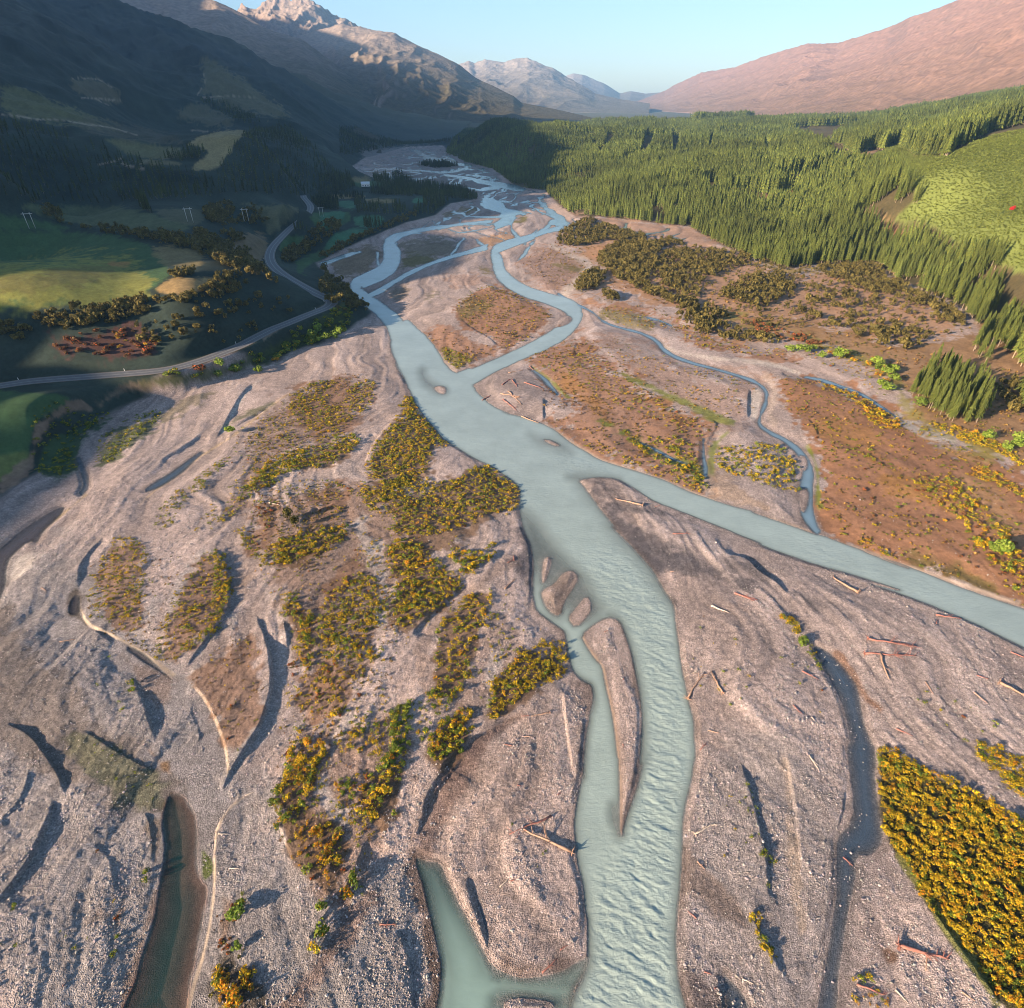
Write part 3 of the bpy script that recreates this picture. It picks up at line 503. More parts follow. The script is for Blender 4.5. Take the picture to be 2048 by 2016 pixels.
MEADOW = to_world(P('B2 310,610 500,740 1000,950 1560,1160 B3 300,1260 1000,1520 1740,1760 2400,2000 2400,-300 A6 1934,600 900,270 60,180 B2 0,400'))
def terrain(x, y, fine=True, ret=False):
    dist = np.sqrt(x * x + y * y)
    sd, kind = water_sd(x, y)
    out = -sd
    grow = 1 + dist / 500.0
    soft = sstep(-.25, .35, fbm(x / 28, y / 28, 2, 94)); base = (.42 - .12 * soft) * sstep(0, 1, out / np.minimum(grow, 3) / (1.2 + 5.5 * soft)) + 1.05 * sstep(.5, 16, out)
    und = fbm(x / 34, y / 34, 3, 3) * .55 + fbm(x / 9, y / 9, 3, 9) * .22
    st = streak(x, y) * (1 - .75 * sstep(-10, 15, sdf(x, y, MEADOW, 20.0)))
    z = base + (und + st * .40) * sstep(0, 8, out)
    for pts, side, h, w in SCARP:
        D, S, T, m = line_dist(x, y, pts, w * 3)
        v = pts[-1] - pts[0]
        rightx = v[1]                       # x of the right-hand normal (dy, -dx)
        e = 1.0 if rightx >= 0 else -1.0
        s = S * D * (e if side == 'E' else -e)
        tp = sstep(0, .13, T) * sstep(1, .87, T)
        h = h * .62
        low = -h * (1 + .5 * fbm(x / 9, y / 9, 2, 99)) * sstep(-.15, .45, s) * np.exp(-(np.maximum(s, 0) / w) ** 2)
        hi = .22 * h * np.exp(-(np.minimum(s, 0) / 4) ** 2) * (s < 0)
        z = z + np.where(m & (out > 0), (low + hi) * tp * sstep(0, 2.0, out + .5), 0)
    if fine:
        near = sstep(420, 120, dist)
        z = z + near * sstep(.2, 2.5, out) * (fbm(x / 1.6, y / 1.6, 2, 21) * .11 + (vnoise(x / .55, y / .55, 5) - .5) * .13)
    z = np.maximum(z, .07 + .03 * np.minimum(out, 4))
    bed = -np.clip(sd * .22, 0.02, 1.3) - .03 + fbm(x / 5, y / 5, 2, 4) * .05
    z = np.where(sd > 0, bed, z)
    # land beyond the flat floor
    pl = sdf(x, y, PLAIN, 900.0)
    o = -pl
    right = x > np.interp(y, [0, 150, 500, 950, 1400, 1900, 3000], [100, 100, 60, 30, -30, -150, -200])
    wd = np.where(right, 30 + .06 * dist, 5 + .03 * dist)
    hz = np.maximum(rbf(x, y), 0); hc = crest(x, y)
    k = sstep(0, 1, o / wd)
    amp = np.clip(hz / 120, 0, 1.6)
    rid = ridged(x / 420 + 3, y / 420, 5, 77, .52) - .5
    rough = (rid * 55 * amp + fbm(x / 60, y / 60, 4, 8) * (1.2 + 5 * amp) * sstep(3, 25, hz) + fbm(x / 12, y / 12, 3, 14) * .5)
    rough = np.where(right, fbm(x / 150, y / 150, 3, 41) * 17 * sstep(5, 40, hz), rough)
    terr = (~right) & (hz < 50) & (dist < 900)
    rough = np.where(terr, fbm(x / 70, y / 70, 3, 8) * 1.0 + fbm(x / 9, y / 9, 2, 15) * .25, rough)
    zl = k * np.maximum(hz + rough * sstep(0, 1.6, o / wd), .2)
    zl = np.maximum(zl, hc * (o > 0))
    z = np.where(o > 0, np.where(sd > 0, z, np.maximum(z * (1 - k), 0) + zl), z)
    # road bench
    D, S, T, m = line_dist(x, y, ROADC, 14.0)
    kb = sstep(11, 5.5, D)
    z = np.where(m, z * (1 - kb) + 9.9 * kb, z)
    if ret: return z, sd, kind, pl, hz
    return z
# ------------------------------------------------------------------ land colours beyond the gravel (photograph pixels)
LZ0 = len(ZONES)
RIGHTZ = 'A7 -200,880 200,1010 600,1130 900,1300 1200,1500 B3 1100,500 1480,640 1740,730 1934,840 2500,1100 2500,-500 A7 1650,980 1130,1120 480,960 200,880'
zone(RIGHTZ, (.25, .145, .065), .9, 5, 24, .2)
HAY = (.20, .155, .07)
zone('A4 -300,230 0,230 300,225 600,250 780,290 850,330 930,380 940,470 840,560 700,600 400,640 0,660 -300,680', PADD, .95, 4, 8, 0)
zone('A4 -300,440 0,420 300,370 600,360 760,400 830,480 840,560 700,600 400,640 0,660 -300,680', (.19, .185, .045), .9, 14, 30, 0); zone('A4 0,480 300,450 500,420 700,430 600,480 300,560 0,600', (.13, .11, .04), .6, 8, 24, 0)  # yellow lower paddock: the sunlit patch is put into the colour
zone('A4 600,395 720,400 710,425 620,420', (.30, .16, .05), .8, 3, 6, 0)
zone('A4 60,90 330,85 700,90 1050,190 1050,215 800,230 400,200 230,130', (.085, .10, .05), .9, 4, 8, 0); zone('A4 -200,140 0,140 100,150 380,200 380,222 0,225 -200,225', PADD, .9, 4, 6, 0)
zone('A4 800,330 1000,300 1150,370 1130,410 950,430 880,400', HAY, .8, 4, 10, 0); zone('A4 1230,280 1480,220 1480,420 1300,370', (.16, .115, .065), .9, 4, 12, 0); zone('A4 1300,70 1640,85 1650,130 1500,250 1450,180 1400,90', (.10, .10, .055), .9, 3, 6, 0)
zone('A4 840,100 1130,95 1130,180 1050,190 900,160', (.085, .085, .05), .9, 3, 6, 0); zone('A4 840,560 930,490 1100,490 1200,480 1100,570 1000,590', (.30, .20, .085), .9, 3, 6, 0)  # tan strip painted in its sunlit tone
zone('A4 1680,130 1934,110 1934,190 1700,240 A5 0,620', PADD, .95, 2, 4, 0); zone('A4 1560,255 1710,255 1620,320 1540,350', PADD, .95, 2, 4, 0); zone('A4 1640,380 1780,340 1934,230 1934,280 1800,370 1650,450 1700,480 1640,450', PADD, .9, 2, 4, 0)
for s in ('A5 0,500 180,490 160,560 0,620', 'A5 230,520 450,520 420,600 250,610', 'A5 30,700 160,620 300,610 380,620 200,710 50,770', 'A5 130,415 240,425 240,480 130,470', 'A5 640,400 740,400 700,440 640,440'): zone(s, (.05, .13, .07), .95, 2, 4, 0)
zone('A5 310,405 540,405 500,440 320,432', HAY, .9, 2, 3, 0); zone('A5 30,380 310,380 310,400 40,405', HAY, .9, 1, 3, 0); zone('A5 150,310 350,270 480,310 400,330', PADD, .9, 2, 3, 0); zone('A5 210,255 360,260 350,290 210,290', HAY, .7, 2, 3, 0)
zone('A1 1000,800 1160,730 1380,712 1300,780 1260,860 1200,930 1030,945 1150,860 1130,820', (.24, .19, .09), .95, 2, 5, 0); zone('A1 560,760 800,790 1060,830 1000,885 730,870 620,800', (.13, .125, .06), .9, 3, 6, 0); zone('A1 730,880 950,890 1020,910 800,920', (.15, .13, .07), .9, 2, 5, 0)
zone('A1 1100,290 1300,410 1640,650 1450,640 1100,530 1130,420', (.11, .10, .055), .8, 3, 12, 0); zone('A1 960,650 1080,545 1350,690 1100,690', (.11, .10, .06), .7, 3, 12, 0); zone('A1 0,440 300,560 760,745 400,690 0,640', (.12, .115, .05), .8, 4, 12, 0); zone('A1 400,430 560,435 700,550 600,580 400,500', (.12, .10, .06), .7, 4, 10, 0)
zone('A1 300,620 980,740 1000,800 560,760', (.085, .075, .05), .6, 4, 10, 0)
for s in ('A1 -100,620,8 60,635,8 130,645,9 200,662,8 340,660,7 450,685,7 600,700,7 760,748,5', 'A1 400,432,4 560,436,4 640,500,4', 'A1 1125,405,4 1140,460,4 1090,525,4', 'A1 1120,540,5 1250,530,5 1420,540,4', 'A1 450,540,5 540,545,6 640,555,5 700,545,5', 'A1 520,545,5 600,582,5', 'A1 1050,720,6 1150,726,6', 'A1 540,912,8 640,890,10 680,870,12', 'A1 670,900,14 720,920,14 800,935,8'): zstrip(s, (.28, .22, .16), .8, 1, 1, 0)
zone('A8 -300,240 0,255 300,290 440,305 440,340 300,420 210,480 205,660 100,780 0,850 -300,900', PADD, .95, 4, 6, 0); zone('A8 -200,690 0,680 200,640 190,720 100,790 0,850 -200,900', PADD_SUNLIT, .9, 6, 10, 0)  # sunlit corner of the paddock painted as a lighter colour
zstrip('A8 0,890,40 110,810,50 215,690,50 225,560,50 300,460,50 430,380,50 510,345,40 580,395,36', (.20, .135, .095), .9, 4, 12, 0); zstrip('A8 640,345,30 800,250,50 950,220,50 1100,190,50 1250,165,30', (.18, .13, .09), .8, 5, 14, 0)
zone('A4 270,830 450,790 860,780 880,940 600,930 330,920', (.10, .042, .036), .7, 8, 30, 0); zone('A4 700,1060 1150,990 1400,900 1700,760 1850,660 1934,600 1934,780 1700,860 1480,970 1200,1040 1000,1080', (.05, .065, .02), .8, 6, 14, 0)
zstrip('A4 1450,830,24 1550,750,20 1750,665,14 1830,625,10', (.22, .17, .12), .8, 2, 4, 0)
# right: bare ground between the plantations
zone('A7 830,240 1050,280 1280,370 1480,460 1380,470 1100,380 900,340', (.20, .105, .06), .9, 4, 10, 0); zone('A7 750,140 880,150 980,220 830,210', (.22, .15, .07), .9, 3, 8, 0); zone('A3 300,1040 360,1060 560,1080 660,1050 690,1085 640,1130 420,1130 310,1100', (.24, .13, .075), .95, 2, 5, 0)
zone('A3 1015,850 1090,825 1140,830 1040,875', (.26, .16, .10), .9, 2, 4, 0); zone('A3 1060,900 1150,895 1170,930 1090,950', (.24, .16, .07), .9, 2, 5, 0); zone('A3 100,985 130,960 150,990 120,1005', (.3, .11, .05), .9, 1, 3, 0)
YOUNG = 'A3 1040,880 1240,800 1500,870 1700,765 1934,720 2300,640 2300,1400 A7 2300,900 1934,570 1850,560 1700,480 1600,440 1400,330 1250,240 1050,220 1040,190 1160,100 1180,0'
zone(YOUNG, (.135, .165, .042), .95, 4, 10, 0)
zstrip('A2 1750,770,10 1680,850,12 1640,870,10', (.28, .16, .10), .9, 2, 2, 0); zone('A5 1560,440 1640,440 1720,500 1800,570 1760,590 1700,550 1600,490', (.45, .33, .27), .9, 2, 5)

zone('A5 180,80 600,40 900,40 1350,320 1100,380 700,300', (.2, .17, .16), .7, 4, 10)
zstrip('A7 -200,870,50 200,1000,50 500,1080,46 800,1180,56 1050,1350,56 B3 1100,420,50 1400,620,60 1800,760,60', (.21, .185, .05), .7, 6, 16, .1)
zstrip('A7 30,480,30 270,590,34 500,560,40 700,560,40 900,560,44 1100,690,44 1300,770,44 1500,900,50', (.22, .19, .06), .6, 6, 14, .1)

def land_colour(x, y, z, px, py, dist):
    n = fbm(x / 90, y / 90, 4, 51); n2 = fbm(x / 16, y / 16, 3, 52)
    left = np.stack([.027 + .011 * n, .039 + .013 * n, .031 + .009 * n], 1)  # left land coloured darker and bluer to stand in for blue shade
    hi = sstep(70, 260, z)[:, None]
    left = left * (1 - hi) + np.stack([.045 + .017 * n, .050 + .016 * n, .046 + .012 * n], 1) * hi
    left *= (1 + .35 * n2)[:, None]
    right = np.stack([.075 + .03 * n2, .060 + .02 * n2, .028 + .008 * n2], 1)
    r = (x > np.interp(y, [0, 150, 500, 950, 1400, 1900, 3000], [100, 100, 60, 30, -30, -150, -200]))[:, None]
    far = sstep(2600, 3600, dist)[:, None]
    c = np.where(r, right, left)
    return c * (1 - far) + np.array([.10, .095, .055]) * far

def ground_colour(x, y, z, sd, pl, kd):
    px, py, d = project(x, y, z)
    dist = np.hypot(x, y)
    n1 = fbm(x / 26, y / 26, 4, 31); n2 = fbm(x / 5, y / 5, 3, 32); n3 = fbm(x / 90, y / 90, 3, 33)
    col = np.array(GRAVEL)[None] * (1 + .16 * n1 + .10 * n2 + .10 * n3)[:, None]
    st_ = streak(x, y); col = col * (1 + .34 * np.clip(st_, -1, 1))[:, None]
    col = col * np.stack([1 + .05 * n3, np.ones_like(n3), 1 - .06 * n3], 1)
    stone = np.ones(len(x))
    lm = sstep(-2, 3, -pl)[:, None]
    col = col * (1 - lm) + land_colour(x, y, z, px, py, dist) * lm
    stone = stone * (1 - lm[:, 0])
    sc = np.clip(700 / np.maximum(d, 50), .15, 3)
    bn = fbm(x / 11, y / 11, 4, 36) + .6 * fbm(x / 2.5, y / 2.5, 2, 37)
    ok = (px > -700) & (px < 2750) & (py > -200) & (py < 2600)
    far_x = np.where(ok, px, -1e5); 
    for poly, soft, brk, c, a, st in ZONES:
        s = sdf(far_x, py, poly, soft + brk + 4)
        m = sstep(-soft, soft, s + bn * brk) * a * (s > -(soft + brk + 3))
        if not m.any(): continue
        cc = np.array(c)[None] * (1 + .22 * n2 + .15 * n1)[:, None]
        col = col * (1 - m[:, None]) + cc * m[:, None]
        if st is not None: stone = stone * (1 - m) + st * m
    # damp margin and bed
    wet = np.maximum(.38 * sstep(-1.6, -.2, sd + bn * 1.0), .6 * sstep(-.1, .3, sd)) * (pl > -20) * np.where((kd == 1) & (sd > -1), .12, 1)
    col = col * (1 - wet[:, None]) + np.array([.12, .095, .085]) * wet[:, None]
    return np.clip(col, .008, .9), stone

# ------------------------------------------------------------------ the ground sheet
def grid_axes():
    pys = np.concatenate([np.arange(2700, 2040, -12.0), np.arange(2040, 500, -1.9)])
    ys = np.array([at(1024, p)[1] for p in pys])
    y0 = ys[-1]; far = [y0]; 
    while far[-1] < 4200: far.append(far[-1] * 1.0062)
    while far[-1] < 17500: far.append(far[-1] * 1.06)
    back = -np.geomspace(20, 1500, 22)[::-1] + ys[0]
    Y = np.concatenate([back, ys, far[1:]])
    a = np.concatenate([np.linspace(-1.45, -.92, 40, endpoint=False), np.linspace(-.92, .92, 980), np.linspace(.92, 1.45, 41)[1:]])
    ex = np.geomspace(8, 7000, 46)
    return Y, a, ex
GY, GA, GE = grid_axes()
wy = np.maximum(GY * CP + HCAM * SP, 62.0)
GX = np.concatenate([(-1.45 * wy)[:, None] - GE[::-1][None], wy[:, None] * GA[None], (1.45 * wy)[:, None] + GE[None]], 1)
GYY = np.repeat(GY[:, None], GX.shape[1], 1)
gx, gy = GX.ravel(), GYY.ravel()
gz, gsd, gkind, gpl, ghz = terrain(gx, gy, True, True)
_dd = np.hypot(gx, gy)
gz = np.where(gpl < 0, gz * (1 - sstep(3000, 4200, _dd) * (gx > -.78 * gy)) + 4 * sstep(3000, 4200, _dd), gz)
gcol, gstone = ground_colour(gx, gy, gz, gsd, gpl, gkind)
nr, nc = GX.shape
ii = (np.arange(nr - 1)[:, None] * nc + np.arange(nc - 1)[None]).ravel()
GF = np.stack([ii, ii + 1, ii + nc + 1, ii + nc], 1)

def mat_ground():
    k = NT('gravel_and_turf'); p = k.pos(); col = k.attr('col').outputs['Color']; st = k.attr('stone').outputs['Fac']
    v = k.n('ShaderNodeTexVoronoi', Scale=4.4); k.l(p, v.inputs['Vector'])
    v2 = k.n('ShaderNodeTexVoronoi', Scale=1.9); k.l(p, v2.inputs['Vector'])
    sep = k.n('ShaderNodeSeparateColor', i0=v.outputs['Color']); sep2 = k.n('ShaderNodeSeparateColor', i0=v2.outputs['Color'])
    f1 = k.ramp(sep.outputs[0], [(0, .62), (.5, .97), (.85, 1.12), (1, 1.5)])
    f2 = k.ramp(sep2.outputs[1], [(0, .85), (.6, 1.0), (1, 1.18)])
    f = k.mix(1.0, f1, f2, 'MULTIPLY')
    nz = k.noise(.5, 5, .62, p); f3 = k.ramp(nz.outputs[0], [(.25, .75), (.75, 1.25)])
    grass = k.noise(6.0, 4, .7, p); f4 = k.ramp(grass.outputs[0], [(.2, .6), (.8, 1.4)])
    ft = k.mix(st, f4, f)
    c = k.mix(1.0, k.mix(1.0, col, ft, 'MULTIPLY'), f3, 'MULTIPLY')
    edge = k.ramp(v.outputs['Distance'], [(0, 1), (.55, .0)])
    h = k.math('ADD', k.math('MULTIPLY', edge, st), k.math('MULTIPLY', grass.outputs[0], .8))
    h = k.math('ADD', h, k.math('MULTIPLY', nz.outputs[0], .8))
    bp = k.n('ShaderNodeBump', Strength=.9, Distance=.16, Height=h)
    b = k.n('ShaderNodeBsdfPrincipled', Base_Color=c, Roughness=.95); b.inputs['Specular IOR Level'].default_value = .15
    k.l(bp.outputs[0], b.inputs['Normal']); k.l(b.outputs[0], k.out.inputs[0]); return k.m
M_GROUND = mat_ground()
ground = tag(link('ground', np_mesh('ground', np.stack([gx, gy, gz], 1), GF, M_GROUND, True, {'col': gcol, 'stone': gstone})), 'pale pink gravel river flats with brown heath and raised grassy banks', kind='structure')

# ------------------------------------------------------------------ water
def mat_water():
    k = NT('river_water'); p = k.pos(); al = k.attr('alpha').outputs['Fac']; wc = k.attr('wcol').outputs['Color']; ch = k.attr('chop').outputs['Fac']
    mp = k.n('ShaderNodeMapping'); k.l(p, mp.inputs[0]); mp.inputs['Scale'].default_value = (.55, 1.0, 1.0)
    a = k.noise(1.1, 3, .6, mp.outputs[0], .6); b2 = k.noise(3.2, 3, .6, p, .3); far = k.noise(.35, 2, .5, mp.outputs[0], .4)
    h = k.math('ADD', k.math('MULTIPLY', a.outputs[0], .55), k.math('MULTIPLY', b2.outputs[0], .2)); h = k.math('ADD', h, k.math('MULTIPLY', far.outputs[0], .5))
    h = k.math('MULTIPLY', h, ch)
    bp = k.n('ShaderNodeBump', Strength=.7, Distance=.4, Height=h)
    tone = k.ramp(k.noise(.06, 4, .6, p).outputs[0], [(.3, .88), (.7, 1.1)])
    c = k.mix(1.0, wc, tone, 'MULTIPLY')
    b = k.n('ShaderNodeBsdfPrincipled', Base_Color=c, Roughness=.1, IOR=1.33); k.l(bp.outputs[0], b.inputs['Normal'])
    t = k.n('ShaderNodeBsdfTransparent'); t.inputs[0].default_value = (.80, .86, .90, 1)
    m = k.n('ShaderNodeMixShader', i0=al, i1=t.outputs[0], i2=b.outputs[0]); k.l(m.outputs[0], k.out.inputs[0]); return k.m
M_WATER = mat_water()
wpx, wpy, wd_ = project(gx, gy, 0 * gx)
near_w = gsd > -2.5 * (1 + _dd / 600)
faces_in = near_w[GF].any(1) & (gpl > -30)[GF].all(1) & (_dd < 2600)[GF].all(1)
shal = np.zeros(len(gx))
for poly, a, w in SHALLOW:
    s = sdf(wpx, wpy, poly, w + 4); shal = np.maximum(shal, a * sstep(-w, w, s))
depth = np.clip(gsd * .22, 0, 1.3)
rapid = np.zeros(len(gx))
for s_, a in (('B6 600,250 900,150 1200,300 1400,600 1450,1000 1540,1400 1560,1890 1140,1890 1130,1300 1000,800 760,480', .8), ('C2 1500,0 1900,0 1830,600 1790,1200 1830,1750 1060,1750 1190,1300 1200,900 1380,640', 1.0), ('B2 360,780 520,760 820,960 600,960 450,900', .8), ('B3 400,1290 1000,1500 1700,1740 1250,1765 300,1450', .35)):
    rapid = np.maximum(rapid, a * sstep(-30, 40, sdf(wpx, wpy, np.array([q[:2] for q in P(s_)]), 60)))
flow = gx * .25 + gy
wc_ = gx * .90 - gy * .43 + fbm(gx / 9, gy / 9, 2, 60) * 2.0; wn_ = gx * .43 + gy * .90 + fbm(gx / 6, gy / 6, 2, 64) * 1.2
wv = .8 * fbm(wc_ / 3.1, wn_ / .85, 2, 61) + .6 * (ridged(wc_ / 4.2, wn_ / 1.5, 2, 62) - .5) + .3 * fbm(gx / .7, gy / .5, 2, 63)
wz = wv * .15 * rapid * sstep(.15, .6, depth) * (1 - shal)
wcol = np.empty((len(gx), 3)); alpha = np.empty(len(gx)); chop = np.empty(len(gx))
PAL = {5: (.15, .23, .29), 0: (.29, .355, .325), 1: (.008, .055, .052), 2: (.055, .085, .125), 3: (.06, .05, .052), 4: (.15, .30, .27)}  # stream blues carry the reflected sky in the base colour
KEX = {5: 7.0, 0: 7.0, 1: .75, 2: 2.6, 3: 3.0, 4: 3.2}
for kd in PAL:
    m = gkind == kd
    wcol[m] = PAL[kd]; alpha[m] = 1 - np.exp(-KEX[kd] * np.maximum(depth[m], 0.0)); chop[m] = {5: .3, 0: 1.0, 1: .08, 2: .25, 3: .08, 4: .3}[kd]
mid = sstep(70, 230, _dd)[:, None]; wcol = np.where((gkind == 0)[:, None], wcol * (1 - mid) + np.array([.265, .33, .325]) * mid, wcol); fr = sstep(420, 800, _dd)[:, None]; wcol = np.where((gkind == 0)[:, None], wcol * (1 - fr) + np.array([.15, .23, .26]) * fr, wcol)  # far river darkened and blued, its shade put into the colour
blend4 = (gkind == 4)
turq = sstep(1700, 1990, wpy) * blend4
wcol[blend4] = np.array([.07, .12, .115]) * (1 - turq[blend4, None]) + np.array([.23, .33, .29]) * turq[blend4, None]
alpha[blend4] = np.maximum(alpha[blend4], .75 * turq[blend4] * sstep(.02, .25, depth[blend4]))
alpha = np.clip(alpha * (1 - shal) + .16 * shal * np.minimum(1, depth * 20), .12, .97)
chop = chop * (.5 + .8 * rapid) 
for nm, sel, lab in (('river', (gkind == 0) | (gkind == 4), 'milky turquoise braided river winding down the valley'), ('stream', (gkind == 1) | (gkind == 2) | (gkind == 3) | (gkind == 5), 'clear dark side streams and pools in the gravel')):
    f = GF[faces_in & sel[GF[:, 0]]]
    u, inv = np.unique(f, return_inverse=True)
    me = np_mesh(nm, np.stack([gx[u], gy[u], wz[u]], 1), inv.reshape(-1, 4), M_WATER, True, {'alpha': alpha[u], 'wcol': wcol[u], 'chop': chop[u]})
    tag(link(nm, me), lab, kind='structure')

# ------------------------------------------------------------------ mountains
def mat_rock(name, lo, hi, z0, z1, rockc, scale=.01):
    k = NT(name); p = k.pos(); sx = k.n('ShaderNodeSeparateXYZ'); k.l(p, sx.inputs[0])
    n1 = k.noise(scale, 8, .62, p); n2 = k.noise(scale * 6, 6, .65, p)
    zz = k.math('ADD', sx.outputs[2], k.math('MULTIPLY', k.math('SUBTRACT', n1.outputs[0], .5), (z1 - z0) * 1.1))
    f = k.n('ShaderNodeMapRange', i0=zz, i1=z0, i2=z1).outputs[0]
    c = k.mix(f, lo, hi)
    g = k.n('ShaderNodeNewGeometry'); sn = k.n('ShaderNodeSeparateXYZ'); k.l(g.outputs['Normal'], sn.inputs[0])
    st = k.ramp(k.math('ADD', sn.outputs[2], k.math('MULTIPLY', k.math('SUBTRACT', n2.outputs[0], .5), .35)), [(.70, 1), (.84, 0)])
    c = k.mix(k.math('MULTIPLY', st, .65), c, rockc)
    c = k.mix(1.0, c, k.ramp(n2.outputs[0], [(.25, .62), (.75, 1.35)]), 'MULTIPLY')
    bp = k.n('ShaderNodeBump', Strength=.7, Distance=14.0, Height=n2.outputs[0])
    b = k.n('ShaderNodeBsdfPrincipled', Base_Color=c, Roughness=1.0); b.inputs['Specular IOR Level'].default_value = .05
    k.l(bp.outputs[0], b.inputs['Normal']); k.l(b.outputs[0], k.out.inputs[0]); return k.m

def ridge_px(*it): return [at_dist(*i) for i in it]
def mountain(name, label, ridge, foot, mat, seed, amp, power=1.25, crest=.06, ncol=260, nrow=110, gl=420.0, skew=.1):
    R = np.array(sorted(ridge, key=lambda q: math.atan2(q[0], q[1]))); az = np.arctan2(R[:, 0], R[:, 1]); rd = np.hypot(R[:, 0], R[:, 1])
    F_ = np.array(sorted(foot)); 
    A = np.linspace(az[0], az[-1], ncol)
    Dr = np.interp(A, az, rd); Zr = np.interp(A, az, R[:, 2])
    Df = np.interp(A, F_[:, 0], F_[:, 1]); Zf = np.interp(A, F_[:, 0], F_[:, 2])
    T = np.concatenate([np.linspace(0, 1, nrow), 1 + np.linspace(0, .7, 26)[1:]])
    t = T[:, None]
    D = Df[None] + (Dr - Df)[None] * t
    up = np.clip(t, 0, 1) ** power
    dn = np.where(t > 1, 1 - (t - 1) * .9, 1.0)
    Z = Zf[None] + (Zr - Zf)[None] * up * dn
    X = np.sin(A)[None] * D; Y = np.cos(A)[None] * D
    wx = fbm(X / (gl * 1.6), Y / (gl * 1.6), 3, seed + 5) * gl * .5
    g = ridged((X + wx) / gl, (Y + wx * .6) / gl, 6, seed, .52) - .42
    ribs = ridged(A[None] * Dr[None] / (gl * 1.15) - t * skew * Dr.mean() / (gl * 1.15) + wx / gl * .5, t * .9 + 0 * A[None], 4, seed + 13, .5) - .45
    g = g * .5 + ribs * 1.25
    env = np.sin(np.pi * np.clip(t, 0, 1)) ** .75 * np.ones_like(A)[None]
    H = (Zr - Zf)[None]
    Z = Z + g * H * amp * env + (ridged(X / 160, Y / 160, 4, seed + 9) - .5) * H * crest * sstep(.15, 1.0, t)
    Z[0] = np.minimum(Z[0], Zf) - 30
    n = ncol; r = len(T); i0 = (np.arange(r - 1)[:, None] * n + np.arange(n - 1)[None]).ravel()
    me = np_mesh(name, np.stack([X.ravel(), Y.ravel(), Z.ravel()], 1), np.stack([i0, i0 + 1, i0 + n + 1, i0 + n], 1), mat, True)
    return tag(link(name, me), label, kind='structure')
def azp(px, py=220): x, y, _ = ray(px, py); return math.atan2(x, y)
def feet(*it): return [(azp(px), d, z) for px, d, z in it]
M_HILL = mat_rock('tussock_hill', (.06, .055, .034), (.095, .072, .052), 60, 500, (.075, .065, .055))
M_PEAK = mat_rock('bare_peak', (.10, .085, .05), (.30, .235, .19), 150, 480, (.26, .20, .17), .006)
M_FAR = mat_rock('far_peak', (.13, .11, .08), (.30, .25, .21), 80, 600, (.26, .21, .18), .004)
M_PINK = mat_rock('tussock_range', (.175, .11, .07), (.27, .16, .12), 40, 420, (.16, .105, .085), .006)
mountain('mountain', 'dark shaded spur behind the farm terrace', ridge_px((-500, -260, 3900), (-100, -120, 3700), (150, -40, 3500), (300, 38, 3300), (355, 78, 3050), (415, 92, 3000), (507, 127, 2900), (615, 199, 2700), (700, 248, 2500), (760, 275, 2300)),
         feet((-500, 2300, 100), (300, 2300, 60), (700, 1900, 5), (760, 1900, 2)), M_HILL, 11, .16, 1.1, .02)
mountain('mountain', 'broad shoulder with a sunlit top behind the dark spur', ridge_px((-600, -280, 5600), (0, -90, 5200), (200, -40, 4900), (305, -12, 4800), (400, -2, 4750), (430, 2, 4700), (476, 22, 4700), (530, 56, 4600), (600, 76, 4500), (700, 150, 4300), (800, 222, 4000), (860, 255, 3700)),
         feet((-600, 3400, 150), (300, 3200, 60), (860, 2700, 3)), M_PEAK, 23, .13, 1.05, .025)
mountain('mountain', 'craggy grey sunlit peak at the top left', ridge_px((300, 90, 8200), (420, 40, 8000), (476, 20, 7800), (490, 9, 7600), (512, 14, 7600), (528, 3, 7500), (540, 0, 7500), (566, -5, 7500), (582, 5, 7400), (604, -3, 7400), (640, 11, 7300), (658, 28, 7300), (690, 38, 7200), (725, 58, 7200), (800, 130, 7000), (900, 190, 6800)),
         feet((300, 5600, 120), (900, 5200, 50)), M_PEAK, 37, .2, 1.1, .10, 320, 130, 620)
mountain('mountain', 'long shadowed ridge running down to the river with a sunlit crest', ridge_px((520, 110, 6700), (600, 70, 6500), (680, 48, 6300), (725, 54, 6200), (789, 66, 6000), (843, 93, 5800), (912, 125, 5600), (955, 158, 5400), (1027, 192, 5000), (1042, 205, 4900), (1114, 219, 4700), (1187, 236, 4500), (1235, 244, 4300)),
         feet((520, 3200, 60), (760, 2900, 8), (1000, 3150, 2), (1235, 3600, 2)), M_PEAK, 41, .15, 1.15, .03, 320, 130)
mountain('mountain', 'pale mountain closing the valley with a sunlit face', ridge_px((780, 200, 12000), (850, 150, 11800), (915, 127, 11500), (938, 121, 11400), (950, 126, 11400), (972, 119, 11300), (1010, 123, 11200), (1030, 117, 11200), (1055, 116, 11100), (1070, 122, 11000), (1110, 138, 10800), (1128, 150, 10700), (1160, 168, 10300), (1190, 186, 10000), (1240, 198, 9600), (1300, 207, 9000)),
         feet((780, 8600, 5), (1300, 7600, 5)), M_FAR, 53, .2, 1.2, .05, 260, 110, 900)
mountain('mountain', 'faint distant range at the head of the valley', ridge_px((1080, 175, 15500), (1110, 158, 15500), (1130, 152, 15400), (1146, 147, 15300), (1165, 149, 15200), (1182, 156, 15200), (1210, 168, 15000), (1240, 187, 14800), (1262, 182, 14800), (1290, 187, 14600), (1330, 184, 14500), (1380, 188, 14500), (1420, 196, 14500)),
         feet((1080, 12500, 5), (1420, 12000, 5)), M_FAR, 59, .12, 1.2, .03, 180, 60, 900)
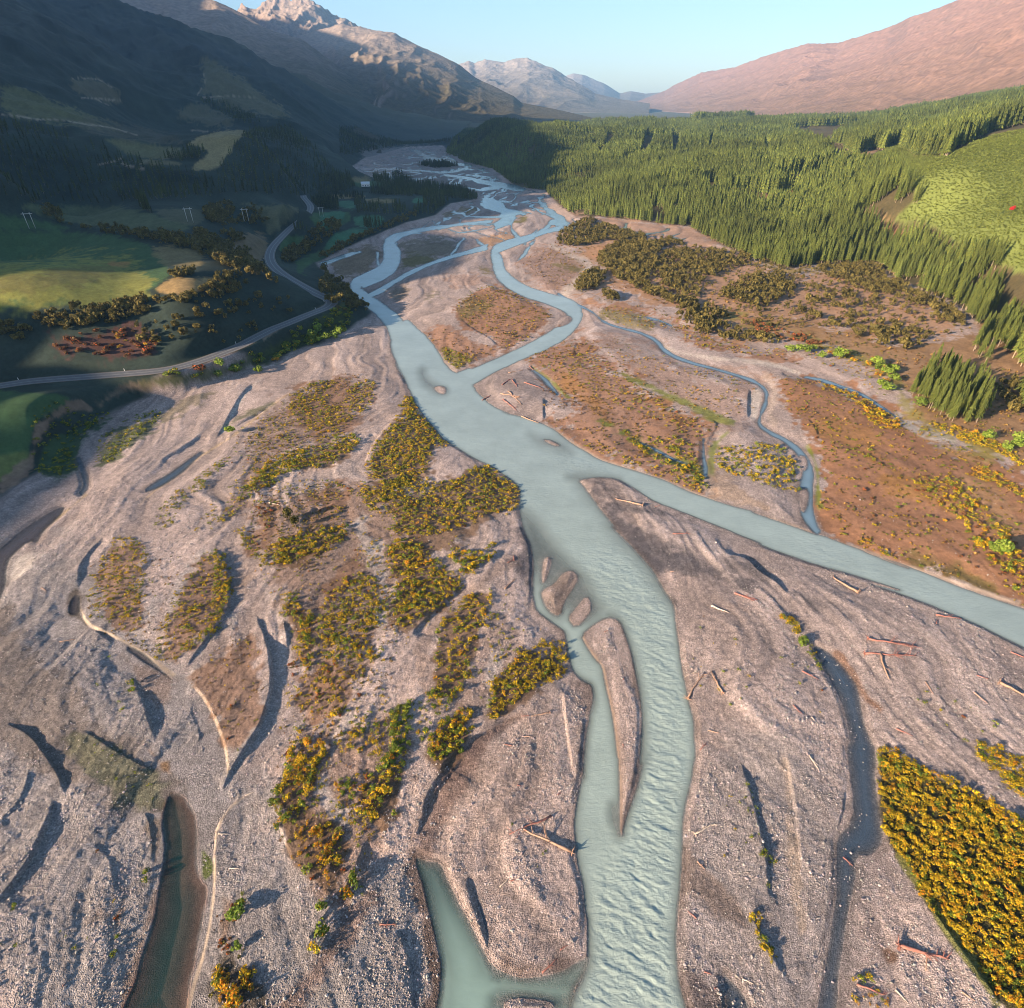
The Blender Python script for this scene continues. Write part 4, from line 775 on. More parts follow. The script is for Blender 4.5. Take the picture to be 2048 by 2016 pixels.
mountain('mountain', 'wide pink tussock range rising on the right', ridge_px((1236, 212, 13000), (1273, 203, 12500), (1331, 181, 12000), (1348, 170, 11500), (1402, 145, 10500), (1440, 139, 10000), (1471, 134, 9500), (1520, 115, 9000), (1565, 101, 8500), (1616, 86, 8000), (1677, 86, 7500), (1720, 72, 7200), (1782, 54, 6800), (1822, 33, 6500), (1913, 3, 6000), (2048, -40, 5500), (2300, -120, 5000), (2700, -220, 4500)),
         feet((1236, 11500, 4), (1340, 8500, 8), (1450, 6200, 20), (1600, 4400, 40), (1800, 3300, 60), (2048, 2500, 90), (2700, 2000, 90)), M_PINK, 67, .22, 1.2, .03, 460, 190, 800, .22)
mountain('mountain', 'unseen high range on the left, shaped to shade the far slopes', [(-2900, 300, 700), (-3300, 1400, 1150), (-3900, 2100, 1430), (-3900, 2600, 1470), (-3900, 2850, 1330), (-3900, 3250, 1490), (-4800, 4100, 1780), (-6000, 5300, 2000), (-7400, 7000, 2100)],
         [(-1.6, 1900, 200), (-1.0, 2600, 350), (-.8, 4200, 400), (-.7, 6500, 500)], M_HILL, 71, .08, 1.0, .0, 120, 60, 900)  # unseen range, its heights set to throw shade on the far slopes

# ------------------------------------------------------------------ road
def road_mesh():
    p = chaikin(ROADC, 1, False); d = np.gradient(p, axis=0); d /= np.linalg.norm(d, axis=1, keepdims=True)
    n = np.stack([d[:, 1], -d[:, 0]], 1); offs = np.array([-4.3, -3.3, -3.05, -.12, .12, 3.05, 3.3, 4.3]); cls = np.array([0, .33, .66, 1.0, 1.0, .66, .33, 0])
    V = np.concatenate([np.column_stack([p + n * o, np.full(len(p), 10.02)]) for o in offs])
    m = len(p); F = []
    F = np.concatenate([np.stack([np.arange(m - 1) + m * i, np.arange(m - 1) + m * (i + 1), np.arange(1, m) + m * (i + 1), np.arange(1, m) + m * i], 1) for i in range(7)])
    k = NT('asphalt'); v = k.attr('v').outputs['Fac']
    nz = k.noise(.6, 5, .6, k.pos()); base = k.ramp(nz.outputs[0], [(.3, (.075, .078, .085)), (.7, (.115, .115, .12))])
    line = k.ramp(v, [(.30, 0), (.33, 1), (.66, 1), (.69, 0), (.97, 0), (.99, 1)])
    gr = k.ramp(v, [(.05, 1), (.25, 0)])
    c = k.mix(k.math('MULTIPLY', line, .28), base, (.45, .45, .43)); c = k.mix(gr, c, (.16, .12, .085))
    b = k.n('ShaderNodeBsdfPrincipled', Base_Color=c, Roughness=.7); k.l(b.outputs[0], k.out.inputs[0])
    return np_mesh('road', V, F, k.m, True, {'v': np.repeat(cls, m)})
tag(link('road', road_mesh()), 'two lane asphalt road winding along the foot of the left terrace', kind='structure')
# ------------------------------------------------------------------ plants: prototypes as plain arrays (verts, triangles, colour per vertex)
def leaf_clump(seed, n, rx, rz, z0, leaf, cols, probs, squash=1.0, lumps=5, flower_top=None):
    """n leaf-sized rhombi spread over a lumpy ellipsoid volume; cols with probs; flower_top: extra colour favoured outside and on top."""
    r = np.random.default_rng(seed)
    c = r.normal(size=(lumps, 3)); c /= np.linalg.norm(c, axis=1, keepdims=True); c *= r.uniform(.25, .78, (lumps, 1)); c[:, 2] = np.abs(c[:, 2]) * .8
    k = r.integers(0, lumps, n); d = r.normal(size=(n, 3)); d /= np.linalg.norm(d, axis=1, keepdims=True)
    rad = r.uniform(.62, 1.0, n) ** .5
    p = c[k] + d * rad[:, None] * r.uniform(.26, .62, (lumps, 1))[k]
    p[:, 2] = np.maximum(p[:, 2], -.55 + .2 * r.random(n))
    p = p * np.array([rx, rx, rz])
    nrm = d + r.normal(size=(n, 3)) * .45; nrm /= np.linalg.norm(nrm, axis=1, keepdims=True)
    u = np.cross(nrm, r.normal(size=(n, 3))); u /= np.linalg.norm(u, axis=1, keepdims=True); v = np.cross(nrm, u)
    s = leaf * r.uniform(.6, 1.35, n)[:, None]
    V = np.stack([p - u * s, p + v * s * .62, p + u * s, p - v * s * .62], 1).reshape(-1, 3); V[:, 2] += z0
    i = np.arange(n) * 4
    F = np.concatenate([np.stack([i, i + 1, i + 2], 1), np.stack([i, i + 2, i + 3], 1)])
    ci = r.choice(len(cols), n, p=probs); col = np.array(cols)[ci]
    if flower_top is not None:
        fc, fp = flower_top; hgt = (p[:, 2] / rz + .55) / 1.3
        m = r.random(n) < fp * np.clip(.25 + hgt, 0, 1.2); col = np.where(m[:, None], np.array(fc)[r.integers(0, len(fc), n)], col)
    col = col * r.uniform(.75, 1.25, (n, 1))
    return V, F, np.repeat(col, 4, 0)

def pine_proto(seed, tiers, pts, bare=.18, rad=.13, cols=((.036, .058, .016), (.15, .158, .022)), trunkc=(.23, .18, .13)):
    """unit-height conifer: whorls of drooping boughs; returns crown and trunk arrays."""
    r = np.random.default_rng(seed); V = []; F = []; Cc = []; b = 0
    for t in range(tiers):
        f = t / max(tiers - 1, 1); z = bare + (1 - bare) * (f ** .92) * .93
        R = rad * (1 - f) ** .75 * r.uniform(.85, 1.12) + .012
        n = max(5, int(pts * (1 - .45 * f))); ph = r.random() * 6.28
        top = z + (1 - bare) / tiers * 1.25
        V.append((0, 0, min(top, 1.0))); Cc.append(cols[0])
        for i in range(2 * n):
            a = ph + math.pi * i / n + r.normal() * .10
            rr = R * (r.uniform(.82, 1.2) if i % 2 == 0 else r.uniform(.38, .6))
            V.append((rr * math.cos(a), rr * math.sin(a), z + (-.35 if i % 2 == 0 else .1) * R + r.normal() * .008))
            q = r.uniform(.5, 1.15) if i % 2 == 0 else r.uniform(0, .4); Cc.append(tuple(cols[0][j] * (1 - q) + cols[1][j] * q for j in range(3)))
        for i in range(2 * n): F.append((b, b + 1 + i, b + 1 + (i + 1) % (2 * n)))
        b = len(V)
    crown = (np.array(V, float), np.array(F), np.array(Cc))
    V = []; F = []
    for j, (z, q) in enumerate(((0, .014), (bare + .25, .009), (.8, .003))):
        for i in range(5): V.append((q * math.cos(i * 1.2566), q * math.sin(i * 1.2566), z))
    for j in range(2):
        for i in range(5):
            a, c_ = j * 5 + i, j * 5 + (i + 1) % 5; F += [(a, c_, c_ + 5), (a, c_ + 5, a + 5)]
    trunk = (np.array(V, float), np.array(F), np.tile(np.array(trunkc), (15, 1)))
    return crown, trunk

def join(*arr):
    V = []; F = []; Cc = []; b = 0
    for v, f, c in arr: V.append(v); F.append(f + b); Cc.append(c); b += len(v)
    return np.vstack(V), np.vstack(F), np.vstack(Cc)

def scatter_mesh(name, protos, pos, scale, rot, pick, tintv, mat):
    """one mesh holding many small copies (the mass beyond the individually built plants)"""
    VV = []; FF = []; CC = []; b = 0
    for k, (v, f, c) in enumerate(protos):
        m = np.nonzero(pick == k)[0]
        if not len(m): continue
        ca, sa = np.cos(rot[m])[:, None], np.sin(rot[m])[:, None]
        s = scale[m]; s = s if s.ndim == 2 else np.repeat(s[:, None], 3, 1)
        x = v[None, :, 0] * s[:, 0:1]; y = v[None, :, 1] * s[:, 1:2]; z = v[None, :, 2] * s[:, 2:3]
        P3 = np.stack([x * ca - y * sa + pos[m, 0:1], x * sa + y * ca + pos[m, 1:2], z + pos[m, 2:3]], -1).reshape(-1, 3)
        VV.append(P3.astype(np.float32)); n = len(v)
        FF.append((f[None] + (np.arange(len(m)) * n)[:, None, None] + b).reshape(-1, 3).astype(np.int32)); b += len(P3)
        CC.append((c[None] * tintv[m][:, None, :]).reshape(-1, 3).astype(np.float32))
    return np_mesh(name, np.vstack(VV), np.vstack(FF), mat, False, {'tint': np.vstack(CC)})

def mat_leaf(name, rough=.75, trans=.25):
    k = NT(name); c = k.attr('tint').outputs['Color']
    oi = k.n('ShaderNodeObjectInfo'); f = k.ramp(oi.outputs['Random'], [(0, .82), (1, 1.18)])
    c = k.mix(1.0, c, f, 'MULTIPLY')
    b = k.n('ShaderNodeBsdfPrincipled', Base_Color=c, Roughness=rough); b.inputs['Specular IOR Level'].default_value = .2
    t = k.n('ShaderNodeBsdfTranslucent', Color=c); m = k.n('ShaderNodeMixShader', i0=trans, i1=b.outputs[0], i2=t.outputs[0])
    k.l(m.outputs[0], k.out.inputs[0]); return k.m
M_LEAF = mat_leaf('foliage'); M_NEEDLE = mat_leaf('pine_needles', .8, .12); M_STONE = None
def mat_bark():
    k = NT('bark'); c = k.attr('tint').outputs['Color']; nz = k.noise(3.0, 4, .6, k.pos()); f = k.ramp(nz.outputs[0], [(.3, .7), (.7, 1.25)])
    b = k.n('ShaderNodeBsdfPrincipled', Base_Color=k.mix(1.0, c, f, 'MULTIPLY'), Roughness=.9); k.l(b.outputs[0], k.out.inputs[0]); return k.m
M_BARK = mat_bark()

YEL = [(.60, .40, .014), (.66, .46, .02), (.60, .32, .012)]; ORG = [(.60, .26, .012), (.58, .20, .02), (.62, .32, .015)]
def broom(seed, n, f=.64, fc=YEL): return leaf_clump(seed, n, .66, .60, .42, .12, [(.19, .205, .022), (.12, .14, .02), (.24, .235, .03)], [.4, .35, .25], lumps=6, flower_top=(fc, f))
def greens(seed, n): return leaf_clump(seed, n, .66, .58, .42, .12, [(.15, .20, .022), (.10, .14, .02), (.22, .25, .03)], [.4, .35, .25], lumps=6, flower_top=(YEL, .12))
def rusty(seed, n): return leaf_clump(seed, n, .62, .5, .38, .15, [(.17, .085, .035), (.12, .06, .03), (.20, .12, .05)], [.4, .35, .25], lumps=6, flower_top=([(.45, .10, .03)], .2))
def kanuka(seed, n): return leaf_clump(seed, n, .52, .62, .55, .15, [(.13, .105, .028), (.185, .145, .038), (.085, .075, .022)], [.45, .3, .25], lumps=6)
def willow(seed, n): return leaf_clump(seed, n, .56, .55, .52, .085, [(.17, .25, .03), (.12, .18, .025), (.25, .30, .05)], [.45, .3, .25], lumps=8)
PROTO = {  # kind: (few-leaf versions for the mass, full versions for single plants)
 'broom_bush': [broom(i, 66) for i in range(5)], 'orange_bush': [broom(40 + i, 66, .62, ORG) for i in range(3)], 'green_shrub': [greens(60 + i, 66) for i in range(4)],
 'rust_shrub': [rusty(80 + i, 40) for i in range(3)], 'scrub_tree': [kanuka(100 + i, 60) for i in range(4)], 'willow_tree': [willow(120 + i, 240) for i in range(3)]}
FULL = {'broom_bush': [broom(i, 150) for i in range(5)], 'orange_bush': [broom(40 + i, 150, .62, ORG) for i in range(3)], 'green_shrub': [greens(60 + i, 150) for i in range(4)],
 'rust_shrub': [rusty(80 + i, 120) for i in range(3)], 'scrub_tree': [kanuka(100 + i, 130) for i in range(4)], 'willow_tree': [willow(120 + i, 420) for i in range(3)]}

# ------------------------------------------------------------------ where the bushes grow: (place words, outline, bushes per square metre, kinds, size range m)
PL = []
def grow(place, s, dens, mix, size, clump=.5, smooth=1):
    k = .54 if size[1] > 1.3 else .9
    PL.append((place, to_world(chaikin([p[:2] for p in P(s)], smooth)), dens * (4.0 if k < .8 else 1.3), mix, (size[0] * k * .8, size[1] * k), clump))
Bm = {'broom_bush': .56, 'green_shrub': .34, 'orange_bush': .05}; Gm = {'green_shrub': .62, 'broom_bush': .34, 'orange_bush': .04}; Ym = {'broom_bush': .8, 'orange_bush': .06, 'green_shrub': .14}
Rm = {'rust_shrub': .7, 'green_shrub': .18, 'broom_bush': .12}; Sm = {'green_shrub': .7, 'broom_bush': .2, 'rust_shrub': .1}; Om = {'orange_bush': .34, 'broom_bush': .5, 'green_shrub': .16}
Xm = {'broom_bush': .4, 'green_shrub': .36, 'orange_bush': .09, 'rust_shrub': .15}
grow('in the ring of scrub on the upper left island', 'B1 280,330 450,240 640,230 520,300 540,420 680,400 700,290 850,210 890,320 830,430 700,520 640,640 480,640 330,520 270,440', .16, Bm, (1.4, 2.6))
grow('in the dense belt along the dry channel on the upper left island', 'B1 0,960 60,860 180,790 350,720 600,680 700,580 800,660 700,740 560,830 400,870 250,890 130,950 0,1000', .22, Bm, (1.4, 3.0), .3)
grow('on the wedge of scrub beside the river bend', 'B1 810,830 870,680 1060,470 1110,270 1180,380 1290,540 1400,680 1360,720 1260,700 1280,760 1200,900 1050,1000 950,990 830,920', .30, Bm, (1.3, 2.5), .25)
grow('on the point of scrub at the narrowing of the river', 'B1 900,1010 1290,970 1550,880 1620,800 1740,840 1880,960 1895,1080 1780,1160 1560,1220 1330,1350 1000,1300 1000,1200 850,1130 790,1080', .24, Bm, (1.3, 2.6), .3)
grow('in the strip below the point of scrub', 'B1 760,940 850,1000 1050,1020 980,1060 880,1120 790,1080', .22, Bm, (1.3, 2.4))
grow('at the foot of the two conifers on the left island', 'B1 80,1480 250,1350 480,1260 700,1270 650,1380 400,1480 200,1540 100,1530', .26, Bm, (1.5, 3.0), .3)
grow('on the brown patch beside the two conifers', 'B1 400,1080 480,970 640,930 700,1010 680,1150 560,1180 540,1110', .10, Xm, (1.2, 2.2)); grow('on the brown left flank of the island', 'B1 0,1120 200,1080 220,1150 150,1300 60,1420 0,1450', .08, Rm, (1.2, 2.2))
grow('in the row along the grey cobble channel', 'B5 300,380 400,430 470,520 500,620 470,800 480,920 420,830 380,640 300,470', .27, Bm, (1.5, 3.0), .25)
grow('in the middle of the big left island', 'B5 560,500 700,300 900,230 1000,400 1000,520 940,640 850,720 900,740 1000,780 900,880 730,840 560,800 500,700', .32, Bm, (1.3, 2.6), .4)
grow('in the dense wood above the diagonal channel', 'B5 1040,60 1180,20 1340,120 1440,250 1560,310 1500,370 1390,460 1250,540 1180,640 1080,610 1100,500 1060,350 1000,200', .30, Bm, (1.4, 2.8), .2)
grow('in the tall clump beside the river point', 'B5 1360,100 1450,60 1560,140 1760,40 1790,60 1700,200 1570,290 1520,230', .22, Bm, (1.8, 3.4), .3)
grow('on the long island right of the diagonal channel', 'B5 1370,660 1450,520 1600,380 1750,360 1720,520 1640,700 1600,860 1560,990 1500,1120 1460,1160 1400,1180 1370,1050 1360,850', .24, Bm, (1.3, 2.6), .35)
grow('at the lower tip of the long island', 'B5 1300,1450 1370,1350 1500,1180 1620,1200 1600,1350 1500,1440 1340,1580 1300,1540', .34, {'broom_bush': .5, 'green_shrub': .42, 'orange_bush': .08}, (1.5, 2.8), .2)
grow('on the gravel between the long island and the river', 'B5 1640,700 1800,500 1932,650 1932,1000 1750,1180 1640,1200 1600,1100 1600,900', .05, Bm, (1.0, 1.9)); grow('in the green thicket at the left edge of the small channel', 'B5 1080,1180 1150,1160 1170,1400 1130,1640 1060,1640 1050,1400', .36, {'green_shrub': .85, 'broom_bush': .15}, (1.7, 3.0), .1)
grow('on the lower left island', 'B5 680,1380 800,1280 900,1260 1080,1200 1060,1400 1050,1640 950,1520 700,1500', .24, Bm, (1.3, 2.6), .4); grow('on the brown shrubby flat of the left island', 'B5 330,850 500,900 800,900 900,1050 780,1200 600,1300 350,1250 320,1050', .09, Xm, (1.0, 2.2))
grow('in the upper left column of big bushes', 'B5 300,1520 400,1380 560,1400 590,1500 560,1640 300,1640', .20, Om, (1.6, 3.2), .2)
grow('in the left column of big bushes', 'C1 600,60 700,0 880,20 830,170 750,280 790,380 700,500 610,470 580,300', .26, Bm, (1.3, 2.8), .2); grow('at the foot of the column of big bushes', 'C1 640,480 850,400 1000,420 1050,450 1000,560 1050,620 960,800 830,760 700,600', .19, Om, (1.3, 2.9), .3)
grow('in the right column of big bushes', 'C1 960,80 1100,120 1280,80 1340,0 1400,0 1410,130 1380,250 1290,340 1240,490 1160,380 1020,200', .20, Bm, (1.3, 2.8), .3); grow('beside the bushy column on grey cobbles', 'C1 780,250 1000,200 1150,380 1000,430 800,400', .06, Bm, (1.0, 1.8))
grow('on the knob of scrub above the inner channel', 'B6 60,1150 180,1000 360,900 480,860 570,940 585,1040 480,1130 330,1240 200,1330 100,1440 0,1480 0,1300', .42, Ym, (1.3, 2.4), .1)
grow('on the gravel above the scrubby knob', 'B6 0,500 150,560 300,700 420,800 330,900 180,980 60,1100 0,1000', .05, Bm, (.8, 1.7)); grow('on the far left oval island', 'B4 600,420 680,200 800,0 950,0 1020,120 960,300 980,560 930,660 800,610 650,520', .22, Bm, (1.0, 2.0), .4)
grow('on the second oval island from the left', 'B4 1080,800 1180,480 1350,220 1440,60 1560,180 1590,350 1570,520 1460,640 1300,760 1230,880 1130,820', .20, Bm, (1.0, 2.1), .4); grow('along the shaded bank of the oval island', 'B4 1480,80 1550,160 1590,300 1595,520 1480,660 1300,800 1270,770 1450,600 1530,450 1520,250', .30, Bm, (1.2, 2.4), .1)
grow('on the rusty low island in the lower left', 'B4 1340,970 1480,770 1700,620 1800,760 1850,1000 1830,1200 1740,1350 1600,1500 1560,1400 1480,1150', .035, Xm, (.8, 1.5))
grow('in the green streak above the oval islands', 'A8 1040,1060 1100,960 1250,880 1400,740 1490,700 1470,760 1330,900 1200,1000 1130,1180 1050,1170', .15, Gm, (1.3, 2.4), .3); grow('in the long green streak left of the dry channel', 'A8 1340,1200 1480,1030 1620,900 1700,800 1934,680 1934,780 1750,870 1600,970 1480,1090 1370,1200', .17, Gm, (1.4, 2.6), .3)
grow('in the hooked row by the fan of gravel', 'A8 1510,1160 1560,1160 1640,1280 1700,1354 1620,1350 1560,1260', .25, Bm, (1.4, 2.4), .1); grow('on the shaded flat by the left pool', 'A8 620,740 640,620 780,480 1050,390 1000,480 880,600 780,700 660,770', .10, {'green_shrub': .9, 'broom_bush': .1}, (1.4, 2.6), .2)
grow('on the pale gravel left of the island', 'A8 1500,560 1760,400 1934,500 1934,650 1700,790 1550,850', .035, Xm, (1.0, 1.9)); grow('under the eroded bank on the left', 'A8 250,800 260,650 350,560 480,490 740,420 700,460 530,560 490,700 500,790 350,830', .06, {'green_shrub': 1.0}, (2.0, 4.0), .2)
grow('at the very bottom left by the pool', 'C1 130,1640 160,1440 240,1380 330,1360 420,1450 420,1640', .16, Om, (1.8, 3.2), .2); grow('on the dark scrubby strip beside the pool', 'C1 200,860 300,860 340,1000 290,1180 330,1300 180,1330 130,1250', .14, Rm, (.9, 1.8), .2)
grow('in the golden thicket at the lower right', 'C3 1130,40 1200,60 1330,150 1480,220 1700,350 1934,490 2200,640 2200,1700 1820,1500 1640,1250 1500,1070 1400,920 1330,800 1230,650 1170,520 1130,380', .62, {'broom_bush': .74, 'orange_bush': .10, 'green_shrub': .16}, (1.3, 2.5), .12)
grow('in the second golden thicket at the right edge', 'C3 1620,60 1700,0 1934,130 2200,280 2200,420 1934,300 1750,220', .55, Ym, (1.3, 2.4), .15); grow('in the short yellow row above the backwater', 'B7 320,430 440,470 500,560 470,580 380,500', .55, Ym, (1.5, 2.4), 0)
grow('along the green edge of the backwater', 'B7 470,560 540,580 590,680 640,800 600,790 540,680', .35, {'green_shrub': .9, 'broom_bush': .1}, (1.3, 2.2), 0); grow('in the small golden strip at the bottom right', 'C3 360,960 450,970 520,1130 590,1270 550,1310 470,1180 400,1050', .5, Ym, (1.1, 1.9), 0)
grow('in the dark hollow right of the river', 'C3 380,200 440,330 500,520 520,720 540,860 500,900 460,700 420,480', .10, {'green_shrub': 1.0}, (1.0, 1.9), .1); grow('beside the stump hollow at bottom right', 'C3 1000,1300 1180,1360 1200,1485 980,1485', .2, Om, (1.2, 2.2), .2)
grow('in the scrub at the mouth of the side creek', 'B2 1490,850 1580,780 1800,760 1932,740 B3 300,760 330,900 320,1020 B2 1850,1050 1700,960 1550,950', .13, Bm, (1.8, 3.2), .3)
grow('in the green wet hollow right of the river', 'B2 840,620 1000,720 1150,700 1340,740 1400,850 1420,980 1440,1080 1300,1000 1100,850 900,740', .12, Gm, (1.8, 3.2), .3); grow('along the sandy bank of the right branch', 'B2 560,700 800,790 1100,900 1420,1050 1430,1090 1100,960 820,860 620,770', .07, Ym, (1.4, 2.4), .2)
grow('scattered over the brown meadow right of the river', 'B2 200,150 550,60 900,300 1300,560 1480,600 1420,720 1000,560 700,420 450,280', .05, Xm, (1.3, 2.6), .4); grow('scattered over the upper pink flat right of the river', 'B2 480,0 1100,100 1750,270 1740,560 1500,560 1100,330 800,180', .013, Om, (1.2, 2.3), .3)
grow('along the golden line beside the narrow creek', 'B3 400,190 560,250 800,340 900,420 1080,510 1000,600 860,560 780,500 720,350 540,270', .10, Om, (2.0, 3.6), .3); grow('in the long mixed hedge at the right edge', 'B3 1100,960 1300,900 1500,960 1600,1100 1700,1260 1830,1400 1934,1560 2100,1765 1934,1765 1800,1700 1700,1500 1560,1400 1480,1250 1300,1080', .12, Xm, (1.8, 3.6), .35)
grow('in the red and gold clump on the right meadow', 'B3 1540,850 1700,860 1800,950 2000,1040 2000,1140 1800,1000 1560,930', .14, Om, (2.0, 3.4), .2); grow('in the golden row under the pines', 'B3 1260,540 1450,560 1700,660 1934,800 2000,900 1750,760 1500,660 1300,590', .17, Ym, (2.0, 3.4), .2)
grow('scattered over the big brown meadow on the right', 'B3 180,200 270,440 470,620 480,800 510,950 520,1250 800,1405 1200,1550 1740,1730 2100,1900 2100,1000 1700,740 1400,680 1050,440 550,240', .02, Xm, (1.3, 2.6), .5); grow('beside the right branch near its bank', 'B3 760,1380 850,1330 950,1440 1040,1490 900,1460', .14, Om, (1.5, 2.6), .2)
grow('in the row across the right meadow', 'B3 480,660 700,690 1000,820 1050,890 800,790 520,720', .05, Gm, (1.4, 2.5), .3); grow('on the lower heath island between the channels', 'A5 830,1440 980,1480 1080,1500 1000,1570 940,1590 870,1530', .12, Gm, (1.4, 2.6), .2); grow('on the big heath island between the channels', 'A5 930,1170 1000,1090 1150,1010 1300,1030 1600,1220 1400,1400 1270,1460 980,1260', .022, Xm, (1.2, 2.4), .4)
grow('on the low island by the narrow side creek', 'A6 380,900 700,950 830,1040 750,1090 500,1040 380,970', .05, Xm, (1.3, 2.4), .2); grow('beside the side creek below the scrub wood', 'A6 900,980 1200,1130 1500,1230 1900,1310 1500,1300 1100,1240', .03, Xm, (1.4, 2.6), .3)
grow('on the shaded left gravel below the road', 'B8 640,560 850,560 820,800 700,760', .02, Sm, (.5, .9)); grow('on the grey gravel at the lower left', 'B8 -100,800 700,700 900,900 760,1300 400,1700 -100,1700', .016, Sm, (.5, 1.0), .3); grow('beside the dark pool at the lower left', 'B8 700,1400 780,1180 840,900 900,930 880,1020 830,1160 790,1380', .10, Sm, (.6, 1.2), .2)
grow('on the weedy hollow above the dark pool', 'B4 480,1320 620,1380 950,1540 1150,1640 B8 1050,300 850,250 680,100 560,-40', .10, {'green_shrub': .9, 'rust_shrub': .1}, (.4, .9), .2); grow('on the round gravel bar beside the pool', 'C2 280,400 620,420 1000,600 1000,960 700,950 420,800', .014, Sm, (.6, 1.1), .1)
grow('on the gravel right of the river', 'B6 1400,650 1700,700 1900,900 1934,1400 1700,1500 1520,1300', .035, Sm, (.5, 1.1), .3); grow('on the stony flat right of the river', 'C3 100,200 330,150 380,400 400,700 200,600 100,400', .05, Sm, (.4, .9), .2); grow('on the stony flat beside the backwater', 'B7 1100,900 1400,880 1700,1000 1900,1200 1600,1300 1250,1100', .05, Sm, (.6, 1.2), .2)
grow('on the gravel tongue above the backwater', 'B7 200,560 500,700 640,900 600,1250 200,1300 0,900', .012, Sm, (.6, 1.0), .1); grow('by the log jam on the gravel left island', 'B4 700,700 950,900 1000,1200 900,1250 420,900', .012, Sm, (.6, 1.1), .2)

for place, s, dens, mix, size in (('scattered over the middle of the left island', 'B1 0,1000 500,900 900,1000 1300,1050 1600,1250 B5 1500,400 1250,640 1050,800 1000,1200 600,1600 300,1600 300,400 B1 0,1500', .035, Xm, (.8, 1.7)), ('scattered over the upper left island', 'B1 0,560 300,330 450,250 850,190 880,330 700,560 600,680 300,760 0,940', .03, Xm, (.8, 1.7)),
    ('scattered over the lower left island', 'C1 600,40 1400,0 1380,260 1240,500 1100,900 860,850 700,620', .05, Xm, (.8, 1.6)), ('between the two oval islands', 'B4 620,100 1560,100 1560,500 1250,900 700,560', .018, Xm, (.7, 1.4)), ('scattered over the olive ground above the right meadow', 'A6 1500,1230 1934,1310 B3 480,110 800,250 1000,380 900,100 700,0 300,20', .03, Xm, (1.3, 2.6))):
    grow(place, s, dens, mix, size, .2)
for place, s, dens, mix, size in (('on the flat between the long row and the lower left island', 'B5 480,820 600,780 900,880 1000,960 1100,1180 1050,1250 800,1290 680,1380 560,1400 420,1380 330,1480 300,1560 330,1200 420,900', .085, Bm, (1.0, 2.0)), ('in the pocket between the dense wood and the middle scrub', 'B5 760,60 1000,0 1060,340 1090,560 960,640 1000,400 900,220', .085, Bm, (1.0, 2.0)),
    ('between the two columns of big bushes', 'C1 700,0 960,80 1020,200 1150,370 1240,490 1120,700 1050,640 1000,430 850,390 760,290 840,170', .08, Bm, (1.0, 2.0)), ('in the thicket between the long island and the green thicket', 'B5 1150,1180 1360,1050 1500,1100 1480,1200 1370,1360 1300,1440 1200,1300', .16, Gm, (1.4, 2.6)),
    ('on the slope above the long green streak', 'B1 0,560 280,440 330,520 480,640 600,660 350,720 180,790 60,860 0,940', .07, Bm, (1.0, 2.0)), ('on the flat above the conifers', 'B1 0,1010 280,890 560,860 480,960 400,1080 250,1150 0,1120', .03, Xm, (1.0, 1.9)), ('on the strip between the wedge and the point of scrub', 'B1 950,980 1200,900 1290,970 900,1090', .2, Bm, (1.3, 2.4)), ('in the long green streak left of the dry channel', 'A8 1240,1200 1340,1040 1480,900 1700,740 1934,600 1934,700 1700,820 1500,1030 1380,1210', .06, Gm, (1.2, 2.3))):
    grow(place, s, dens, mix, size, .35)
def poly_area(p): x, y = p[:, 0], p[:, 1]; return .5 * abs(np.dot(x, np.roll(y, -1)) - np.dot(y, np.roll(x, -1)))
items = []     # kind, place, x, y, size, variant, rot
for place, poly, dens, mix, (s0, s1), clump in PL:
    lo, hi = poly.min(0), poly.max(0); n = int(dens * (hi - lo).prod() * 1.0)
    x = RNG.uniform(lo[0], hi[0], n); y = RNG.uniform(lo[1], hi[1], n)
    ins = sdf(x, y, poly, 6.0) + fbm(x / 5, y / 5, 3, 66) * 2.6 + .5 > 0
    cl = fbm(x / 7, y / 7, 3, 67) * .5 + .5
    keep = ins & (RNG.random(n) > clump * 1.0 * (1 - cl)) & (np.hypot(x, y) < 1600)
    x, y = x[keep], y[keep]
    kinds = RNG.choice(list(mix), len(x), p=np.array(list(mix.values())) / sum(mix.values())); sz = RNG.uniform(s0, s1, len(x)) * RNG.choice([.7, 1.0, 1.15], len(x), p=[.25, .55, .2])
    for q in range(len(x)): items.append((kinds[q], place, x[q], y[q], sz[q]))
